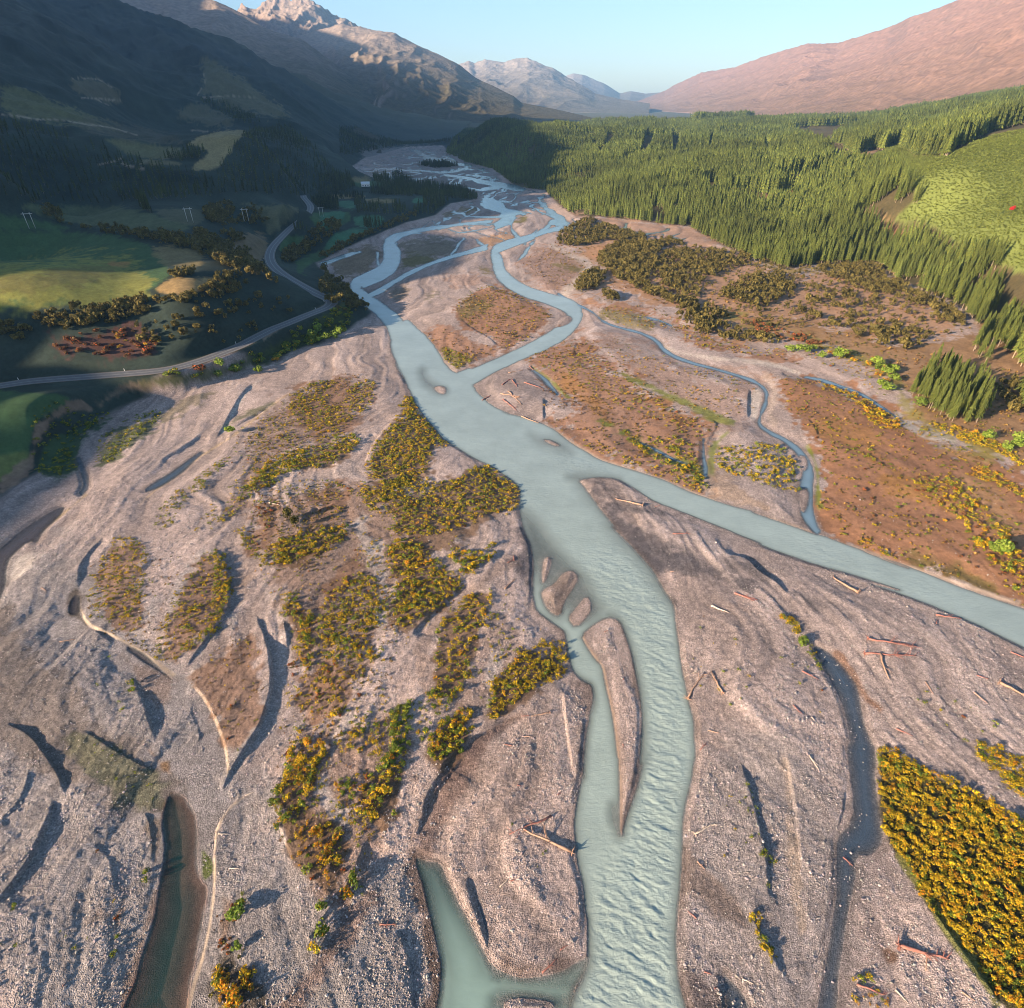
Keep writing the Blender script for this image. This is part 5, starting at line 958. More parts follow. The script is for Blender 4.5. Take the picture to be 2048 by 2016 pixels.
# single bushes the photograph shows standing alone
for s, kind, size, place in (('A8 1500,560', 'willow_tree', 4.6, 0), ('C1 335,1015', 'willow_tree', 3.2, 0), ('C1 330,950', 'green_shrub', 2.6, 'beside the round bright bush near the pool'), ('C1 325,1235', 'willow_tree', 2.2, 0), ('C1 335,1590', 'orange_bush', 3.0, 'at the bottom left by the pool'), ('C1 240,1500', 'orange_bush', 2.2, 'at the bottom left by the pool'),
    ('C1 870,1000', 'green_shrub', 2.4, 'standing alone beside the dry channel'), ('C1 900,1120', 'green_shrub', 2.8, 'standing alone beside the dry channel'), ('C1 830,1255', 'broom_bush', 2.0, 'standing alone beside the dry channel'), ('C1 1055,895', 'orange_bush', 2.2, 'standing alone beside the dry channel'), ('C1 1080,800', 'green_shrub', 2.8, 'below the column of big bushes'), ('C1 1375,350', 'green_shrub', 1.2, 'standing alone at the tip of the small channel'),
    ('B5 655,1245', 'broom_bush', 2.4, 'standing alone on the grey cobble strip'), ('B4 910,1010', 'green_shrub', 1.6, 'on the shaded step of the gravel bar'), ('B4 925,1050', 'green_shrub', 1.4, 'on the shaded step of the gravel bar'), ('B4 835,1150', 'green_shrub', 1.0, 'on the shaded step of the gravel bar'), ('B4 855,1195', 'green_shrub', 1.1, 'on the shaded step of the gravel bar'),
    ('B8 20,1285', 'green_shrub', 1.2, 'alone on the grey gravel at the left edge'), ('B8 800,1325', 'green_shrub', 1.0, 'beside the dark pool at the lower left'), ('B7 490,610', 'willow_tree', 3.0, 0), ('B8 1010,760', 'green_shrub', 1.2, 'on the left rim of the dark pool'), ('B8 1005,815', 'green_shrub', 1.2, 'on the left rim of the dark pool')):
    x, y = at(*P(s)[0]); items.append((kind, place or 'alone', x, y, size))
WILLOWS = P('A7 270,1160 350,1170 400,1170 440,1160 500,1210 620,1210 870,1260 890,1310 940,1330 1000,1310 1000,1370 920,1410 965,1440 700,1410 1180,1550 980,1290 B3 1870,720 1780,740 1660,660 1910,780 1860,690 1750,1460 1760,1480 1710,1450')
for p in WILLOWS: x, y = at(*p); items.append(('willow_tree', 'w', x, y, RNG.uniform(4.0, 6.5)))
for p in P('A4 1725,790 1760,800 1800,790 1840,780 1880,770 1750,760 1200,1000 1215,985 1290,970 1420,965'): x, y = at(*p, 6.0); items.append(('willow_tree', 'bank', x, y, RNG.uniform(4.5, 7.5)))
x, y = at(*P('A4 1115,1030')[0], 5.0); items.append(('rust_shrub', 'in front of the left road bank', x, y, 5.0))
# kanuka scrub wood on the right and trees on the left terrace
def wood(s, dens, z, size, kind='scrub_tree', place='', gap=.9, hgt=None):
    pp = chaikin([p[:2] for p in P(s)], 1); poly = to_world(pp, z); m = 0 if z == 0 else 90
    lo, hi = poly.min(0) - m, poly.max(0) + m; n = int(dens * (1.5 if 'A7' in s else 2.0) * (hi - lo).prod())
    x = RNG.uniform(lo[0], hi[0], n); y = RNG.uniform(lo[1], hi[1], n); cl = fbm(x / 15, y / 15, 3, 71) * .5 + .5
    if z == 0: ins = sdf(x, y, poly, 10.) + fbm(x / 6, y / 6, 2, 72) * 3 > 0
    else:
        px, py, _ = project(x, y, terrain(x, y, False)); ins = sdf(px, py, pp, 10.) + fbm(x / 6, y / 6, 2, 72) * 5 > 0
    k = ins & (RNG.random(n) > (gap + (.18 if 'A7' in s else 0)) * 1.7 * (1 - cl))
    for q in np.nonzero(k)[0]: items.append((kind, place, x[q], y[q], RNG.uniform(*size)))
SC = 'in the olive scrub wood on the right flat'
for s, d, g in (('A6 30,430 100,330 250,240 400,250 520,320 680,340 750,400 640,470 560,420 500,390 200,460', .075, .35), ('A6 560,420 750,400 830,460 830,520 800,640 720,700 800,800 1100,880 1180,920 1080,1000 1000,930 800,850 650,780 520,710 430,640 350,560 430,480', .085, .2), ('A6 830,520 1000,470 1200,500 1450,500 1560,560 1500,600 1320,650 1180,740 1150,860 900,800 760,660', .06, .5),
                ('A6 750,400 1000,390 1040,430 900,440 830,520', .05, .3), ('A6 180,790 250,680 400,650 430,700 360,790 220,810', .1, .1), ('A6 400,860 430,780 560,880 480,880', .09, .1), ('A6 1250,830 1400,740 1600,680 1700,650 1850,740 1870,800 1720,900 1600,950 1350,870', .06, .45), ('A6 950,1000 1100,900 1350,980 1300,1060 1400,1100 1600,1170 1750,1180 1800,1240 1500,1210 1250,1180 1050,1090', .06, .4),
                ('A7 430,560 690,520 880,540 960,620 900,760 760,720 640,660 500,620', .07, .3), ('A7 960,620 1150,720 1300,790 1450,900 1530,980 1450,1000 1250,900 1050,800 880,720', .07, .35), ('A7 300,760 480,680 700,760 1000,800 1400,960 1350,1040 1100,1000 800,960 500,860', .03, .6), ('A7 0,650 200,640 290,720 150,800 0,760', .06, .3), ('A7 300,870 480,900 700,990 1000,1000 1250,1020 1130,1180 1000,1180 850,1100 640,1050 480,960', .055, .4), ('A7 1720,1450 1800,1360 1934,1400 2000,1600 1800,1640', .06, .2)):
    wood(s, d, 0, (2.6, 4.8), 'scrub_tree', SC, g)
wood('A6 400,400 1000,400 1560,560 A7 880,550 1300,790 1530,980 1130,1150 480,960 A6 1750,1150 1100,1050 1100,900 700,800 450,640', .022, 0, (1.6, 3.4), 'scrub_tree', SC, .3); wood('A7 0,920 300,1040 560,1100 500,1120 250,1090 0,990', .10, 0, (1.8, 3.2), 'rust_shrub', 'in the rust red strip below the scrub wood', .2); wood('A7 450,1120 850,1200 1100,1330 1130,1480 1000,1400 800,1300 500,1200', .025, 0, (2.0, 3.6), 'orange_bush', 'between the creek and the scrub wood', .4)
for s, d, z, g in (('A4 190,690 400,660 700,640 830,600 850,650 800,700 600,750 400,780 230,770', .11, 32, .1), ('A4 0,730 150,720 200,780 100,850 0,800', .09, 31, .2), ('A4 830,600 1100,580 1250,450 1380,490 1360,550 1200,620 900,650', .09, 31, .2), ('A4 940,470 1080,440 1090,470 960,500', .12, 34, 0), ('A4 700,760 1100,650 1500,600 1740,620 1500,740 1250,870 950,900 800,860', .03, 20, .4)):
    wood(s, d, z, (2.2, 4.2), 'scrub_tree', 'on the edge of the left terrace', g)
wood('A4 270,830 450,790 860,780 880,940 600,930 330,920', .07, 18, (2.0, 3.6), 'rust_shrub', 'in the crimson scrub on the left slope', .4); wood('A4 500,790 860,770 900,830 860,930 700,900', .008, 18, (1.8, 3.0), 'orange_bush', 'in the crimson scrub on the left slope', .2)
wood('A4 700,1060 1150,990 1400,900 1700,760 1850,660 1934,620 1934,780 1700,860 1480,970 1200,1040 1000,1080', .055, 5, (2.0, 4.2), 'green_shrub', 'on the bank below the left road', .3); wood('A4 1440,950 1560,900 1580,920 1470,980', .03, 3, (2, 3), 'orange_bush', 'on the bank below the left road', 0)
for s, d, z in (('A4 230,100 300,100 400,190 380,205 250,150', .05, 39), ('A4 400,205 700,225 860,250 1050,250 1200,300 1250,380 1300,440 1180,400 1050,330 880,300 600,240', .06, 33), ('A4 1050,220 1180,250 1300,330 1420,420 1600,560 1400,480 1200,400', .05, 26), ('A4 1130,100 1300,80 1310,140 1200,190 1130,160', .06, 32), ('A4 1350,90 1430,90 1490,200 1300,190 1200,210 1350,150', .05, 27), ('A4 1250,220 1380,280 1300,300 1230,270', .05, 22), ('A4 1300,330 1400,330 1350,380', .05, 20),
                ('A5 0,840 150,760 300,690 430,620 560,580 680,520 640,510 500,570 380,620 200,700 0,800', .06, 4), ('A4 1560,350 1680,300 1700,220 1880,160 1880,230 1800,290 1680,370 1580,420', .05, 8), ('A5 20,880 100,960 190,1010 370,1190 200,1240 60,1150 0,1050', .04, 4)):
    wood(s, d, z, (2.6, 5.0), 'scrub_tree', 'in the dark scrub of the shaded farm flats', .3)
# small lone trees that stand on the far right of the young plantation
IT = np.array([(i[2], i[3], i[4]) for i in items]); IK = np.array([i[0] for i in items]); IP = np.array([i[1] for i in items], dtype=object)
IZ, isd, _, _, _ = terrain(IT[:, 0], IT[:, 1], False, True)
keep = isd < -.4
IT, IK, IP, IZ = IT[keep], IK[keep], IP[keep], IZ[keep]
ipx, ipy, idp = project(IT[:, 0], IT[:, 1], IZ + .5 * IT[:, 2])
IR = RNG.uniform(0, 6.283, len(IT)); IV = RNG.integers(0, 100, len(IT))
inframe = (ipx > 2) & (ipx < 2046) & (ipy > 2) & (ipy < 2012)
isz = IT[:, 2] / idp * FPX
LOOK = {'broom_bush': 'yellow flowering broom bush', 'orange_bush': 'orange flowering bush', 'green_shrub': 'green leafy shrub', 'rust_shrub': 'rust brown shrub', 'scrub_tree': 'olive green scrub tree', 'willow_tree': 'bright green willow bush'}
CAT = {'broom_bush': 'bush', 'orange_bush': 'bush', 'green_shrub': 'shrub', 'rust_shrub': 'shrub', 'scrub_tree': 'tree', 'willow_tree': 'willow'}
single = np.zeros(len(IT), bool)
for kd in PROTO:
    c = np.nonzero((IK == kd) & inframe)[0]; c = c[np.argsort(-isz[c])][:290]; single[c] = True
WPLACE = {}
def willow_label(i):
    px, py = ipx[i], ipy[i]
    if py > 1800: return 'low bright green willow bush alone beside the dark pool'
    if py > 1750: return 'round bright green willow bush casting a long shadow near the dark pool'
    if px < 480 and py > 820: return 'lone bright green willow beside the dry channel on the left island'
    if px < 760: return 'sunlit willow on the bank between the left road and the river'
    if py > 1200: return 'single green willow beside the backwater under the yellow row'
    if py > 1050: return 'bright green willow in the hedge at the right edge above the river'
    if px > 1950: return 'bright green willow at the right edge below the golden row'
    if px > 1700: return 'bright green willow along the narrow creek beside the pine stand'
    return 'bright green willow between the rust red strip and the pale stream bed'
FM = {kd: [np_mesh(kd, v, f, M_LEAF, False, {'tint': c}) for v, f, c in FULL[kd]] for kd in FULL}
for i in np.nonzero(single)[0]:
    kd = IK[i]; o = bpy.data.objects.new(kd, FM[kd][IV[i] % len(FM[kd])]); C.collection.objects.link(o)
    o.location = (IT[i, 0], IT[i, 1], IZ[i] - .05); s = IT[i, 2]; o.scale = (s * float(RNG.uniform(.75, 1.3)), s * float(RNG.uniform(.75, 1.3)), s * float(RNG.uniform(.75, 1.15)) * (1.15 if kd == 'scrub_tree' else .9)); o.rotation_euler = (0, 0, IR[i])
    if kd == 'willow_tree': lab = willow_label(i)
    else: lab = LOOK[kd] + ' ' + IP[i]
    tag(o, lab, CAT[kd], lab.replace('bush ', 'bushes ').replace('shrub ', 'shrubs ').replace('tree ', 'trees '))
MASS = {'broom_bush': ('yellow_broom_thicket', 'yellow broom scrub covering the river islands'), 'orange_bush': ('orange_broom_thicket', 'scattered orange tinted broom scrub'), 'green_shrub': ('green_thicket', 'low green scrub scattered over the gravel'), 'rust_shrub': ('rusty_thicket', 'low rust coloured scrub'), 'scrub_tree': ('scrub_wood', 'olive scrub wood of the right flat and the left terrace')}
for kd, (nm, lab) in MASS.items():
    m = (IK == kd) & ~single
    if not m.any(): continue
    pr = PROTO[kd]; n = m.sum(); s = IT[m, 2]; sc = np.stack([s * RNG.uniform(.7, 1.35, n), s * RNG.uniform(.7, 1.35, n), s * RNG.uniform(.65, 1.2, n) * (1.15 if kd == 'scrub_tree' else .9)], 1)
    tv = RNG.uniform(.8, 1.2, (n, 1)) * np.ones((1, 3))
    me = scatter_mesh(nm, pr, np.column_stack([IT[m, 0], IT[m, 1], IZ[m] - .05]), sc, IR[m], IV[m] % len(pr), tv, M_LEAF)
    tag(link(nm, me), lab, kind='stuff')
print('BUSHES', len(IT), {k: int((IK == k).sum()) for k in PROTO}, 'single', int(single.sum()))

# heath tussocks: nobody could count them
TP = [leaf_clump(700 + i, 16, .62, .5, .34, .22, cs, [.4, .35, .25], lumps=4) for i, cs in enumerate(([(.20, .10, .04), (.15, .08, .035), (.26, .15, .05)], [(.30, .17, .05), (.24, .15, .045), (.36, .22, .06)], [(.14, .13, .03), (.20, .17, .035), (.11, .10, .025)], [(.34, .24, .04), (.26, .20, .035), (.22, .13, .04)]))]
def tussocks():
    X = []; Y = []; S = []
    for s, dens, sz in (('B3 180,200 190,320 270,440 470,600 480,800 510,950 490,1150 520,1250 800,1405 1200,1550 1740,1730 2200,1950 2200,1100 1934,900 1400,680 1050,440 750,280 400,190', .16, (.5, 1.3)), ('B2 180,150 350,20 480,0 620,60 900,260 1300,520 1540,640 1440,740 1420,900 1440,1080 1000,920 700,830 450,690 330,590 300,260', .22, (.5, 1.4)),
        ('B2 480,0 800,0 1350,180 1850,330 1740,560 1540,600 1100,400 750,160', .07, (.5, 1.3)), ('A5 930,1170 1150,1010 1450,1090 1600,1220 1400,1400 1270,1460 1050,1320', .16, (.6, 1.6)), ('A5 690,1310 990,1340 1240,1470 950,1590 780,1390', .14, (.6, 1.5)), ('A6 20,430 250,230 1000,400 1900,640 A7 880,540 1540,980 1130,1150 480,960 A6 1000,1080 700,800 180,800', .05, (.8, 2.0)),
        ('A6 170,820 450,870 900,950 1200,1130 1934,1370 1500,1300 1100,1240 700,950', .14, (.6, 1.6)), ('A7 -200,880 600,1130 1200,1500 B3 1100,500 1740,730 2300,1000 2300,300 A7 1130,1120 480,960', .10, (.7, 1.8)), ('A5 1340,870 1600,720 1850,850 1700,1060 1450,960', .08, (.6, 1.5)),
        ('B4 1340,970 1700,620 1850,1000 1740,1350 1600,1500 1480,1150', .30, (.35, .8)), ('B5 330,850 800,900 900,1100 700,1250 350,1250', .55, (.35, .9)), ('B1 60,1000 600,950 700,1250 500,1582 0,1582', .45, (.4, 1.0)), ('B1 280,330 700,180 850,210 700,560 480,640 0,900 0,600', .38, (.4, 1.0)), ('B5 500,400 900,200 1560,310 1050,900 600,1500 320,1500', .42, (.35, .9)), ('C1 560,50 1400,0 1250,480 950,860 640,560', .40, (.35, .9)), ('B4 600,150 1570,120 1560,500 1250,880 650,560', .3, (.35, .8)), ('C1 150,1640 180,1300 210,850 330,900 420,1450 480,1640', .8, (.4, 1.0))):
        poly = to_world(P(s)); lo, hi = poly.min(0), poly.max(0); n = int(dens * (hi - lo).prod()); x = RNG.uniform(lo[0], hi[0], n); y = RNG.uniform(lo[1], hi[1], n)
        k = (sdf(x, y, poly, 5.) + fbm(x / 6, y / 6, 2, 83) * 4 > 0) & (RNG.random(n) < .25 + 1.1 * sstep(-.2, .35, fbm(x / 9, y / 9, 3, 84)))
        X.append(x[k]); Y.append(y[k]); S.append(RNG.uniform(sz[0], sz[1], k.sum()))
    x, y, s = np.concatenate(X), np.concatenate(Y), np.concatenate(S); z, sd, _, _, _ = terrain(x, y, False, True); k = (sd < -.4) & (np.abs(x) < 1.0 * (y * CP + 67)); x, y, z, s = x[k], y[k], z[k], s[k]; n = len(x)
    pk = np.clip((fbm(x / 25, y / 25, 2, 85) * 3 + 2 + RNG.normal(0, .8, n)).astype(int), 0, 3)
    me = scatter_mesh('heath_tussocks', TP, np.column_stack([x, y, z - .05]), np.stack([s, s, s * RNG.uniform(.6, 1.1, n)], 1), RNG.uniform(0, 6.28, n), pk, RNG.uniform(.75, 1.25, (n, 1)) * np.ones((1, 3)), M_LEAF); tag(link('heath_tussocks', me), 'low rust and olive tussocks covering the brown flats', kind='stuff'); print('TUSSOCKS', n)
tussocks()

# ------------------------------------------------------------------ pine plantations
PROT_HI = [pine_proto(i, 9, 9, .16 + .05 * (i % 3)) for i in range(4)]; PROT_MID = [pine_proto(20 + i, 6, 6, .14) for i in range(4)]; PROT_LO = [pine_proto(30 + i, 4, 5, .10, .15) for i in range(3)]
YP = [leaf_clump(140 + i, 10, .34, .5, .5, .17, [(.17, .20, .04), (.12, .155, .032), (.20, .23, .048)], [.4, .3, .3], lumps=4) for i in range(3)]
FOREST = [[p[:2] for p in P(s)] for s in (
 'A6 150,178 500,218 900,268 1070,280 1280,410 1450,482 1600,560 A7 270,560 500,520 690,530 880,510 1000,620 1180,700 1400,790 1550,900 1610,960 1700,900 1750,740 1800,600 1700,520 1480,470 1280,370 1050,285 820,250 740,150 A3 1340,1120 1220,1000 1080,950 1000,890 860,800 720,740 640,720 700,700 950,690 1080,680 860,780 1000,850 1150,830 1240,790 1400,690 1600,660 1700,740 1934,690 2300,560 2300,300 1934,480 1800,530 1400,600 1100,645 700,665 0,680 A2 1500,680 1300,668 1100,668 800,665 720,690 620,790 A5 870,90 1000,150 1200,205 1350,320 1550,350 1650,440 1720,500',
 'B3 1110,310 1280,440 1460,530 1640,530 1670,420 1560,300 1400,190 1250,170 1120,200', 'A7 1560,1150 1700,1000 1780,980 1934,900 2100,1000 2100,1250 1934,1250 1760,1190 1640,1230', 'A7 1850,1480 1960,1400 2100,1400 2100,1600 1934,1560',
 'A3 90,655 250,640 420,600 560,545 700,525 880,530 700,590 420,650 250,665', 'A3 1240,800 1400,690 1600,660 1770,700 1690,760 1500,870 1330,870')]
GAPS = [[p[:2] for p in P(s)] for s in ('A3 620,715 720,735 860,795 1000,875 1090,950 1060,975 900,895 760,815', 'A3 445,755 520,810 520,850 505,890 480,880 490,830', 'A7 90,330 270,330 280,370 120,380', 'A3 300,1040 360,1060 560,1080 660,1050 690,1085 640,1130 420,1130 310,1100',
 'A7 820,240 1050,280 1280,370 1480,465 1380,470 1100,380 900,340', 'A7 740,140 880,150 980,220 830,215', 'A2 1690,740 1750,765 1690,860 1560,905 1440,925 1440,915 1540,890 1660,840', 'A2 1440,915 1390,950 1130,1010 1130,1000 1380,938', 'A3 90,980 130,955 155,990 120,1010', 'A3 1010,850 1090,822 1150,828 1040,880', 'A7 570,150 700,150 700,175 590,175', 'A3 980,665 1090,668 1000,680', 'A3 1520,680 1600,670 1640,700', 'A3 -20,745 30,760 24,840 -10,880', 'A3 540,1010 620,985 705,955 715,990 600,1050', 'A3 730,985 780,960 790,1000 745,1015', 'A2 1500,745 1530,760 1440,860 1420,850', 'A3 200,760 215,800 190,860 180,850', 'A7 690,400 720,440 700,520 680,500', 'A3 860,905 950,930 1000,960 940,955')]
DARKF = [[p[:2] for p in P(s)] for s in ('A1 -400,640 0,670 250,710 500,790 650,860 850,910 1050,955 1250,1000 1330,1075 1000,1100 600,1130 300,1120 -400,1120', 'A1 1180,950 1260,850 1320,780 1400,725 1600,690 1750,830 1850,950 1934,1000 1680,1090 1300,1060', 'A1 1080,545 1250,570 1450,670 1400,700 1250,640', 'A2 0,700 200,720 500,760 640,760 600,790 350,800 50,860 0,850')]
BELTS = [[p[:2] for p in P(s)] for s in ('A5 -30,390 120,400 130,485 -30,475', 'A5 240,440 550,450 620,500 500,512 250,502', 'A5 640,470 780,400 900,415 780,512 650,512', 'A5 330,350 550,270 700,300 1000,340 1100,390 1080,412 900,402 720,402 560,385 340,375', 'A4 1710,60 1860,65 1870,110 1720,105', 'A4 1612,200 1690,190 1700,235 1615,235', 'A5 300,560 430,570 440,605 310,612', 'A5 130,385 300,385 300,410 140,412', 'A5 0,250 200,240 250,330 100,380 0,380', 'A5 360,250 560,230 700,300 560,310 380,300', 'A5 640,165 840,155 960,180 800,195', 'A1 900,880 960,860 1050,840 1060,825 1140,840 1100,880 1000,895', 'A4 760,40 800,50 850,140 780,120')]
def stand(polys, gaps, step, xr, yr, jit, hz_tall):
    gxx, gyy = np.meshgrid(np.arange(xr[0], xr[1], step), np.arange(yr[0], yr[1], step * .9)); x = gxx.ravel() + RNG.uniform(-jit, jit, gxx.size) * step; y = gyy.ravel() + RNG.uniform(-jit, jit, gxx.size) * step
    m = (np.abs(x) < .98 * (y * CP + 67) + 30); x, y = x[m], y[m]
    z = terrain(x, y, False); px, py, d = project(x, y, z)
    ins = np.zeros(len(x), bool)
    for p in polys: ins |= sdf(px, py, p, 4.0) + 1.5 * fbm(x / 12, y / 12, 2, 73) > 0
    for p in gaps: ins &= ~(sdf(px, py, p, 4.0) > 0)
    return x[ins], y[ins], z[ins], px[ins], py[ins], d[ins]
parts = []
for (y0, y1, st) in ((200, 700, 3.5), (700, 1300, 3.7), (1300, 3000, 5.2)):
    parts.append(stand(FOREST, GAPS, st, (-300, 2200), (y0, y1), .42, 0))
px_ = [np.concatenate(c) for c in zip(*parts)]
parts = [stand(BELTS, [], 4.0, (-700, 100), (450, 1600), .4, 0), stand(DARKF, [], 7.0, (-1100, 150), (500, 2400), .45, 0)]
pb = [np.concatenate(c) for c in zip(*parts)]
X = np.concatenate([px_[0], pb[0]]); Y = np.concatenate([px_[1], pb[1]]); Z = np.concatenate([px_[2], pb[2]]); D3 = np.concatenate([px_[5], pb[5]]); PXX = np.concatenate([px_[3], pb[3]]); PYY = np.concatenate([px_[4], pb[4]])
isr = np.concatenate([np.ones(len(px_[0]), bool), np.zeros(len(pb[0]), bool)])
H = np.where(isr, np.interp(X, [-200, 100, 200, 300, 420], [11, 11.5, 13.5, 18, 22.5]) * RNG.normal(1, .11, len(X)), RNG.normal(8, 2.0, len(X))) * (1 + .14 * fbm(X / 60, Y / 60, 2, 74)); H = H * (1 + .16 * fbm(X / 14, Y / 14, 2, 78)); H = np.maximum(H, 4)
sd_ = water_sd(X, Y)[0]; rD = line_dist(X, Y, ROADC, 9.0)[0]
k = (sd_ < -3) & (rD > 7) & (fbm(X / 22, Y / 22, 2, 79) > -.36); X, Y, Z, D3, PXX, PYY, isr, H = [a[k] for a in (X, Y, Z, D3, PXX, PYY, isr, H)]
tx, ty, _ = project(X, Y, Z + H * .6); vis = (tx > 4) & (tx < 2044) & (ty > 4) & isr
c = np.nonzero(vis)[0]; nearest = c[np.argsort(D3[c])]
# the 290 nearest trees are built one by one
top = nearest[:290]; lone = np.zeros(len(X), bool); lone[top] = True
crown_m = [np_mesh('crown', a[0], a[1], M_NEEDLE, False, {'tint': a[2]}) for a, b in [pine_proto(200 + i, 13, 11, .14 + .06 * (i % 4), .125) for i in range(6)]]
trunk_m = [np_mesh('trunk', b[0], b[1], M_BARK, True, {'tint': b[2]}) for a, b in [pine_proto(200 + i, 13, 11, .14 + .06 * (i % 4), .125) for i in range(6)]]
for q, i in enumerate(top):
    r = bpy.data.objects.new('pine_tree', None); C.collection.objects.link(r); r.empty_display_size = .5
    r.location = (X[i], Y[i], Z[i] - .2); v = q % 6; h = H[i] * 1.05; r.rotation_euler = (0, 0, float(RNG.uniform(0, 6.28)))
    for nm, me in (('crown', crown_m[v]), ('trunk', trunk_m[v])):
        o = bpy.data.objects.new(nm, me); C.collection.objects.link(o); o.parent = r; w_ = h * 1.0; o.scale = (w_, w_, h)
    if PYY[i] > 880 and PXX[i] > 2000: lab = 'tall pine at the right edge behind the brown shrubs'
    elif PXX[i] < 1990 and PYY[i] > 730: lab = 'tall pine in the separate block beside the narrow creek'
    elif PYY[i] > 655: lab = 'tall pine at the right edge behind the separate pine block'
    else: lab = 'tall pine in the front edge of the big plantation above the scrub wood'
    tag(r, lab, 'pine tree', lab.replace('pine', 'pines', 1))
m = ~lone
lod = np.where(D3 < 620, 0, np.where(D3 < 1150, 1, 2)); pv = RNG.integers(0, 12, len(X))
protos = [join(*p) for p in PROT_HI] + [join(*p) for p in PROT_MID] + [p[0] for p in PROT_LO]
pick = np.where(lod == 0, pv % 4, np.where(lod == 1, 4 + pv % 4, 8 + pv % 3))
tv = (RNG.uniform(.6, 1.3, (len(X), 1)) * (1 + .55 * fbm(X / 80, Y / 80, 3, 75))[:, None]) * np.where(isr[:, None], np.array([[1.0, 1.0, 1.0]]), np.array([[.55, .55, .75]]))  # left trees tinted darker and bluer, shade put into their colour
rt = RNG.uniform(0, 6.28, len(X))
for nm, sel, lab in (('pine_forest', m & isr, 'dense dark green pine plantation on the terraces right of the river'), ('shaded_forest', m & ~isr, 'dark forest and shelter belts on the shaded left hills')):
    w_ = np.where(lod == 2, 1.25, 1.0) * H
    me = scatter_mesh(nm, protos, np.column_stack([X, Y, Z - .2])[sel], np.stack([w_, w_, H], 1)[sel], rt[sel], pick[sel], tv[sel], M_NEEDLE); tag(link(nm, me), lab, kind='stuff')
yx, yy, yz, ypx, ypy, yd = stand([[p[:2] for p in P(YOUNG)]], [[p[:2] for p in P('A3 1060,900 1150,895 1170,930 1090,950')]], 1.9, (150, 1500), (300, 1500), .42, 0)
yh = RNG.uniform(1.7, 3.2, len(yx)) * (1 + .15 * fbm(yx / 40, yy / 40, 2, 76)); tvy = RNG.uniform(.75, 1.25, (len(yx), 1)) * np.ones((1, 3))
me = scatter_mesh('young_plantation', YP, np.column_stack([yx, yy, yz - .2]), np.stack([yh * 1.5, yh * 1.5, yh], 1), RNG.uniform(0, 6.28, len(yx)), RNG.integers(0, 3, len(yx)), tvy, M_LEAF); tag(link('young_plantation', me), 'light green young plantation on the right hillside', kind='stuff')
print('PINES', len(X), 'young', len(yx))
# ------------------------------------------------------------------ cobbles
def rock_proto(seed):
    r = np.random.default_rng(seed); t = (1 + 5 ** .5) / 2
    v = np.array([(-1, t, 0), (1, t, 0), (-1, -t, 0), (1, -t, 0), (0, -1, t), (0, 1, t), (0, -1, -t), (0, 1, -t), (t, 0, -1), (t, 0, 1), (-t, 0, -1), (-t, 0, 1)], float) / 1.9
    f = np.array([(0, 11, 5), (0, 5, 1), (0, 1, 7), (0, 7, 10), (0, 10, 11), (1, 5, 9), (5, 11, 4), (11, 10, 2), (10, 7, 6), (7, 1, 8), (3, 9, 4), (3, 4, 2), (3, 2, 6), (3, 6, 8), (3, 8, 9), (4, 9, 5), (2, 4, 11), (6, 2, 10), (8, 6, 7), (9, 8, 1)])
    v = v * r.uniform(.75, 1.2, (12, 1)) * np.array([.5, r.uniform(.32, .48), .36])
    return v, f, np.ones((12, 3))
def mat_stone():
    k = NT('cobble'); c = k.attr('tint').outputs['Color']; b = k.n('ShaderNodeBsdfPrincipled', Base_Color=c, Roughness=.9); k.l(b.outputs[0], k.out.inputs[0]); return k.m
M_STONE = mat_stone()
def cobbles():
    n = 110000
    y = 26 + (185 - 26) * RNG.random(n) ** 1.25; x = RNG.uniform(-1, 1, n) * .97 * (y * CP + 67)
    keep = (np.abs(x) < 1e9) & (fbm(x / 9, y / 9, 3, 81) + .5 * streak(x, y) + RNG.normal(0, .25, n) > .0 + .25 * sstep(70, 170, y))
    x, y = x[keep], y[keep]
    z, sd, kd, pl, _ = terrain(x, y, True, True)
    px, py, d = project(x, y, z)
    in_stream = np.zeros(len(x), bool); st = np.ones(len(x))
    for poly, soft, brk, c, a, s_ in ZONES:
        m = sdf(px, py, poly, 3.0) > 0
        if s_ is not None and s_ < .6: st[m] = .12
        elif sum(c) < .5: st[m] = .3
    thick = sdf(px, py, chaikin([p[:2] for p in P('C3 1130,40 1200,60 1330,150 1480,220 1700,350 1934,490 2200,640 2200,1700 1820,1500 1640,1250 1500,1070 1400,920 1330,800 1230,650 1170,520 1130,380')], 1), 5.) > 0
    wade = (sd > 0) & (kd == 2)
    ok = ((sd < -.3) | (wade & (RNG.random(len(x)) < .16))) & (RNG.random(len(x)) < st) & (pl > 1) & ~thick
    x, y, z, sd, wade = x[ok], y[ok], z[ok], sd[ok], wade[ok]
    s = np.clip(RNG.lognormal(-1.42, .36, len(x)), .14, .75) * np.where(wade, 1.25, 1.0)
    z = np.where(wade, -.03, z)
    tone = RNG.choice([.62, .9, 1.1, 1.35], len(x), p=[.2, .4, .28, .12])[:, None] * np.array([[.34, .29, .27]]) * RNG.uniform(.93, 1.07, (len(x), 3))
    me = scatter_mesh('cobbles', [rock_proto(300 + i) for i in range(4)], np.column_stack([x, y, z + .06 * s]), s, RNG.uniform(0, 6.28, len(x)), RNG.integers(0, 4, len(x)), tone, M_STONE)
    tag(link('cobbles', me), 'grey and pink cobbles scattered over the gravel flats', kind='stuff'); print('COBBLES', len(x))
cobbles()

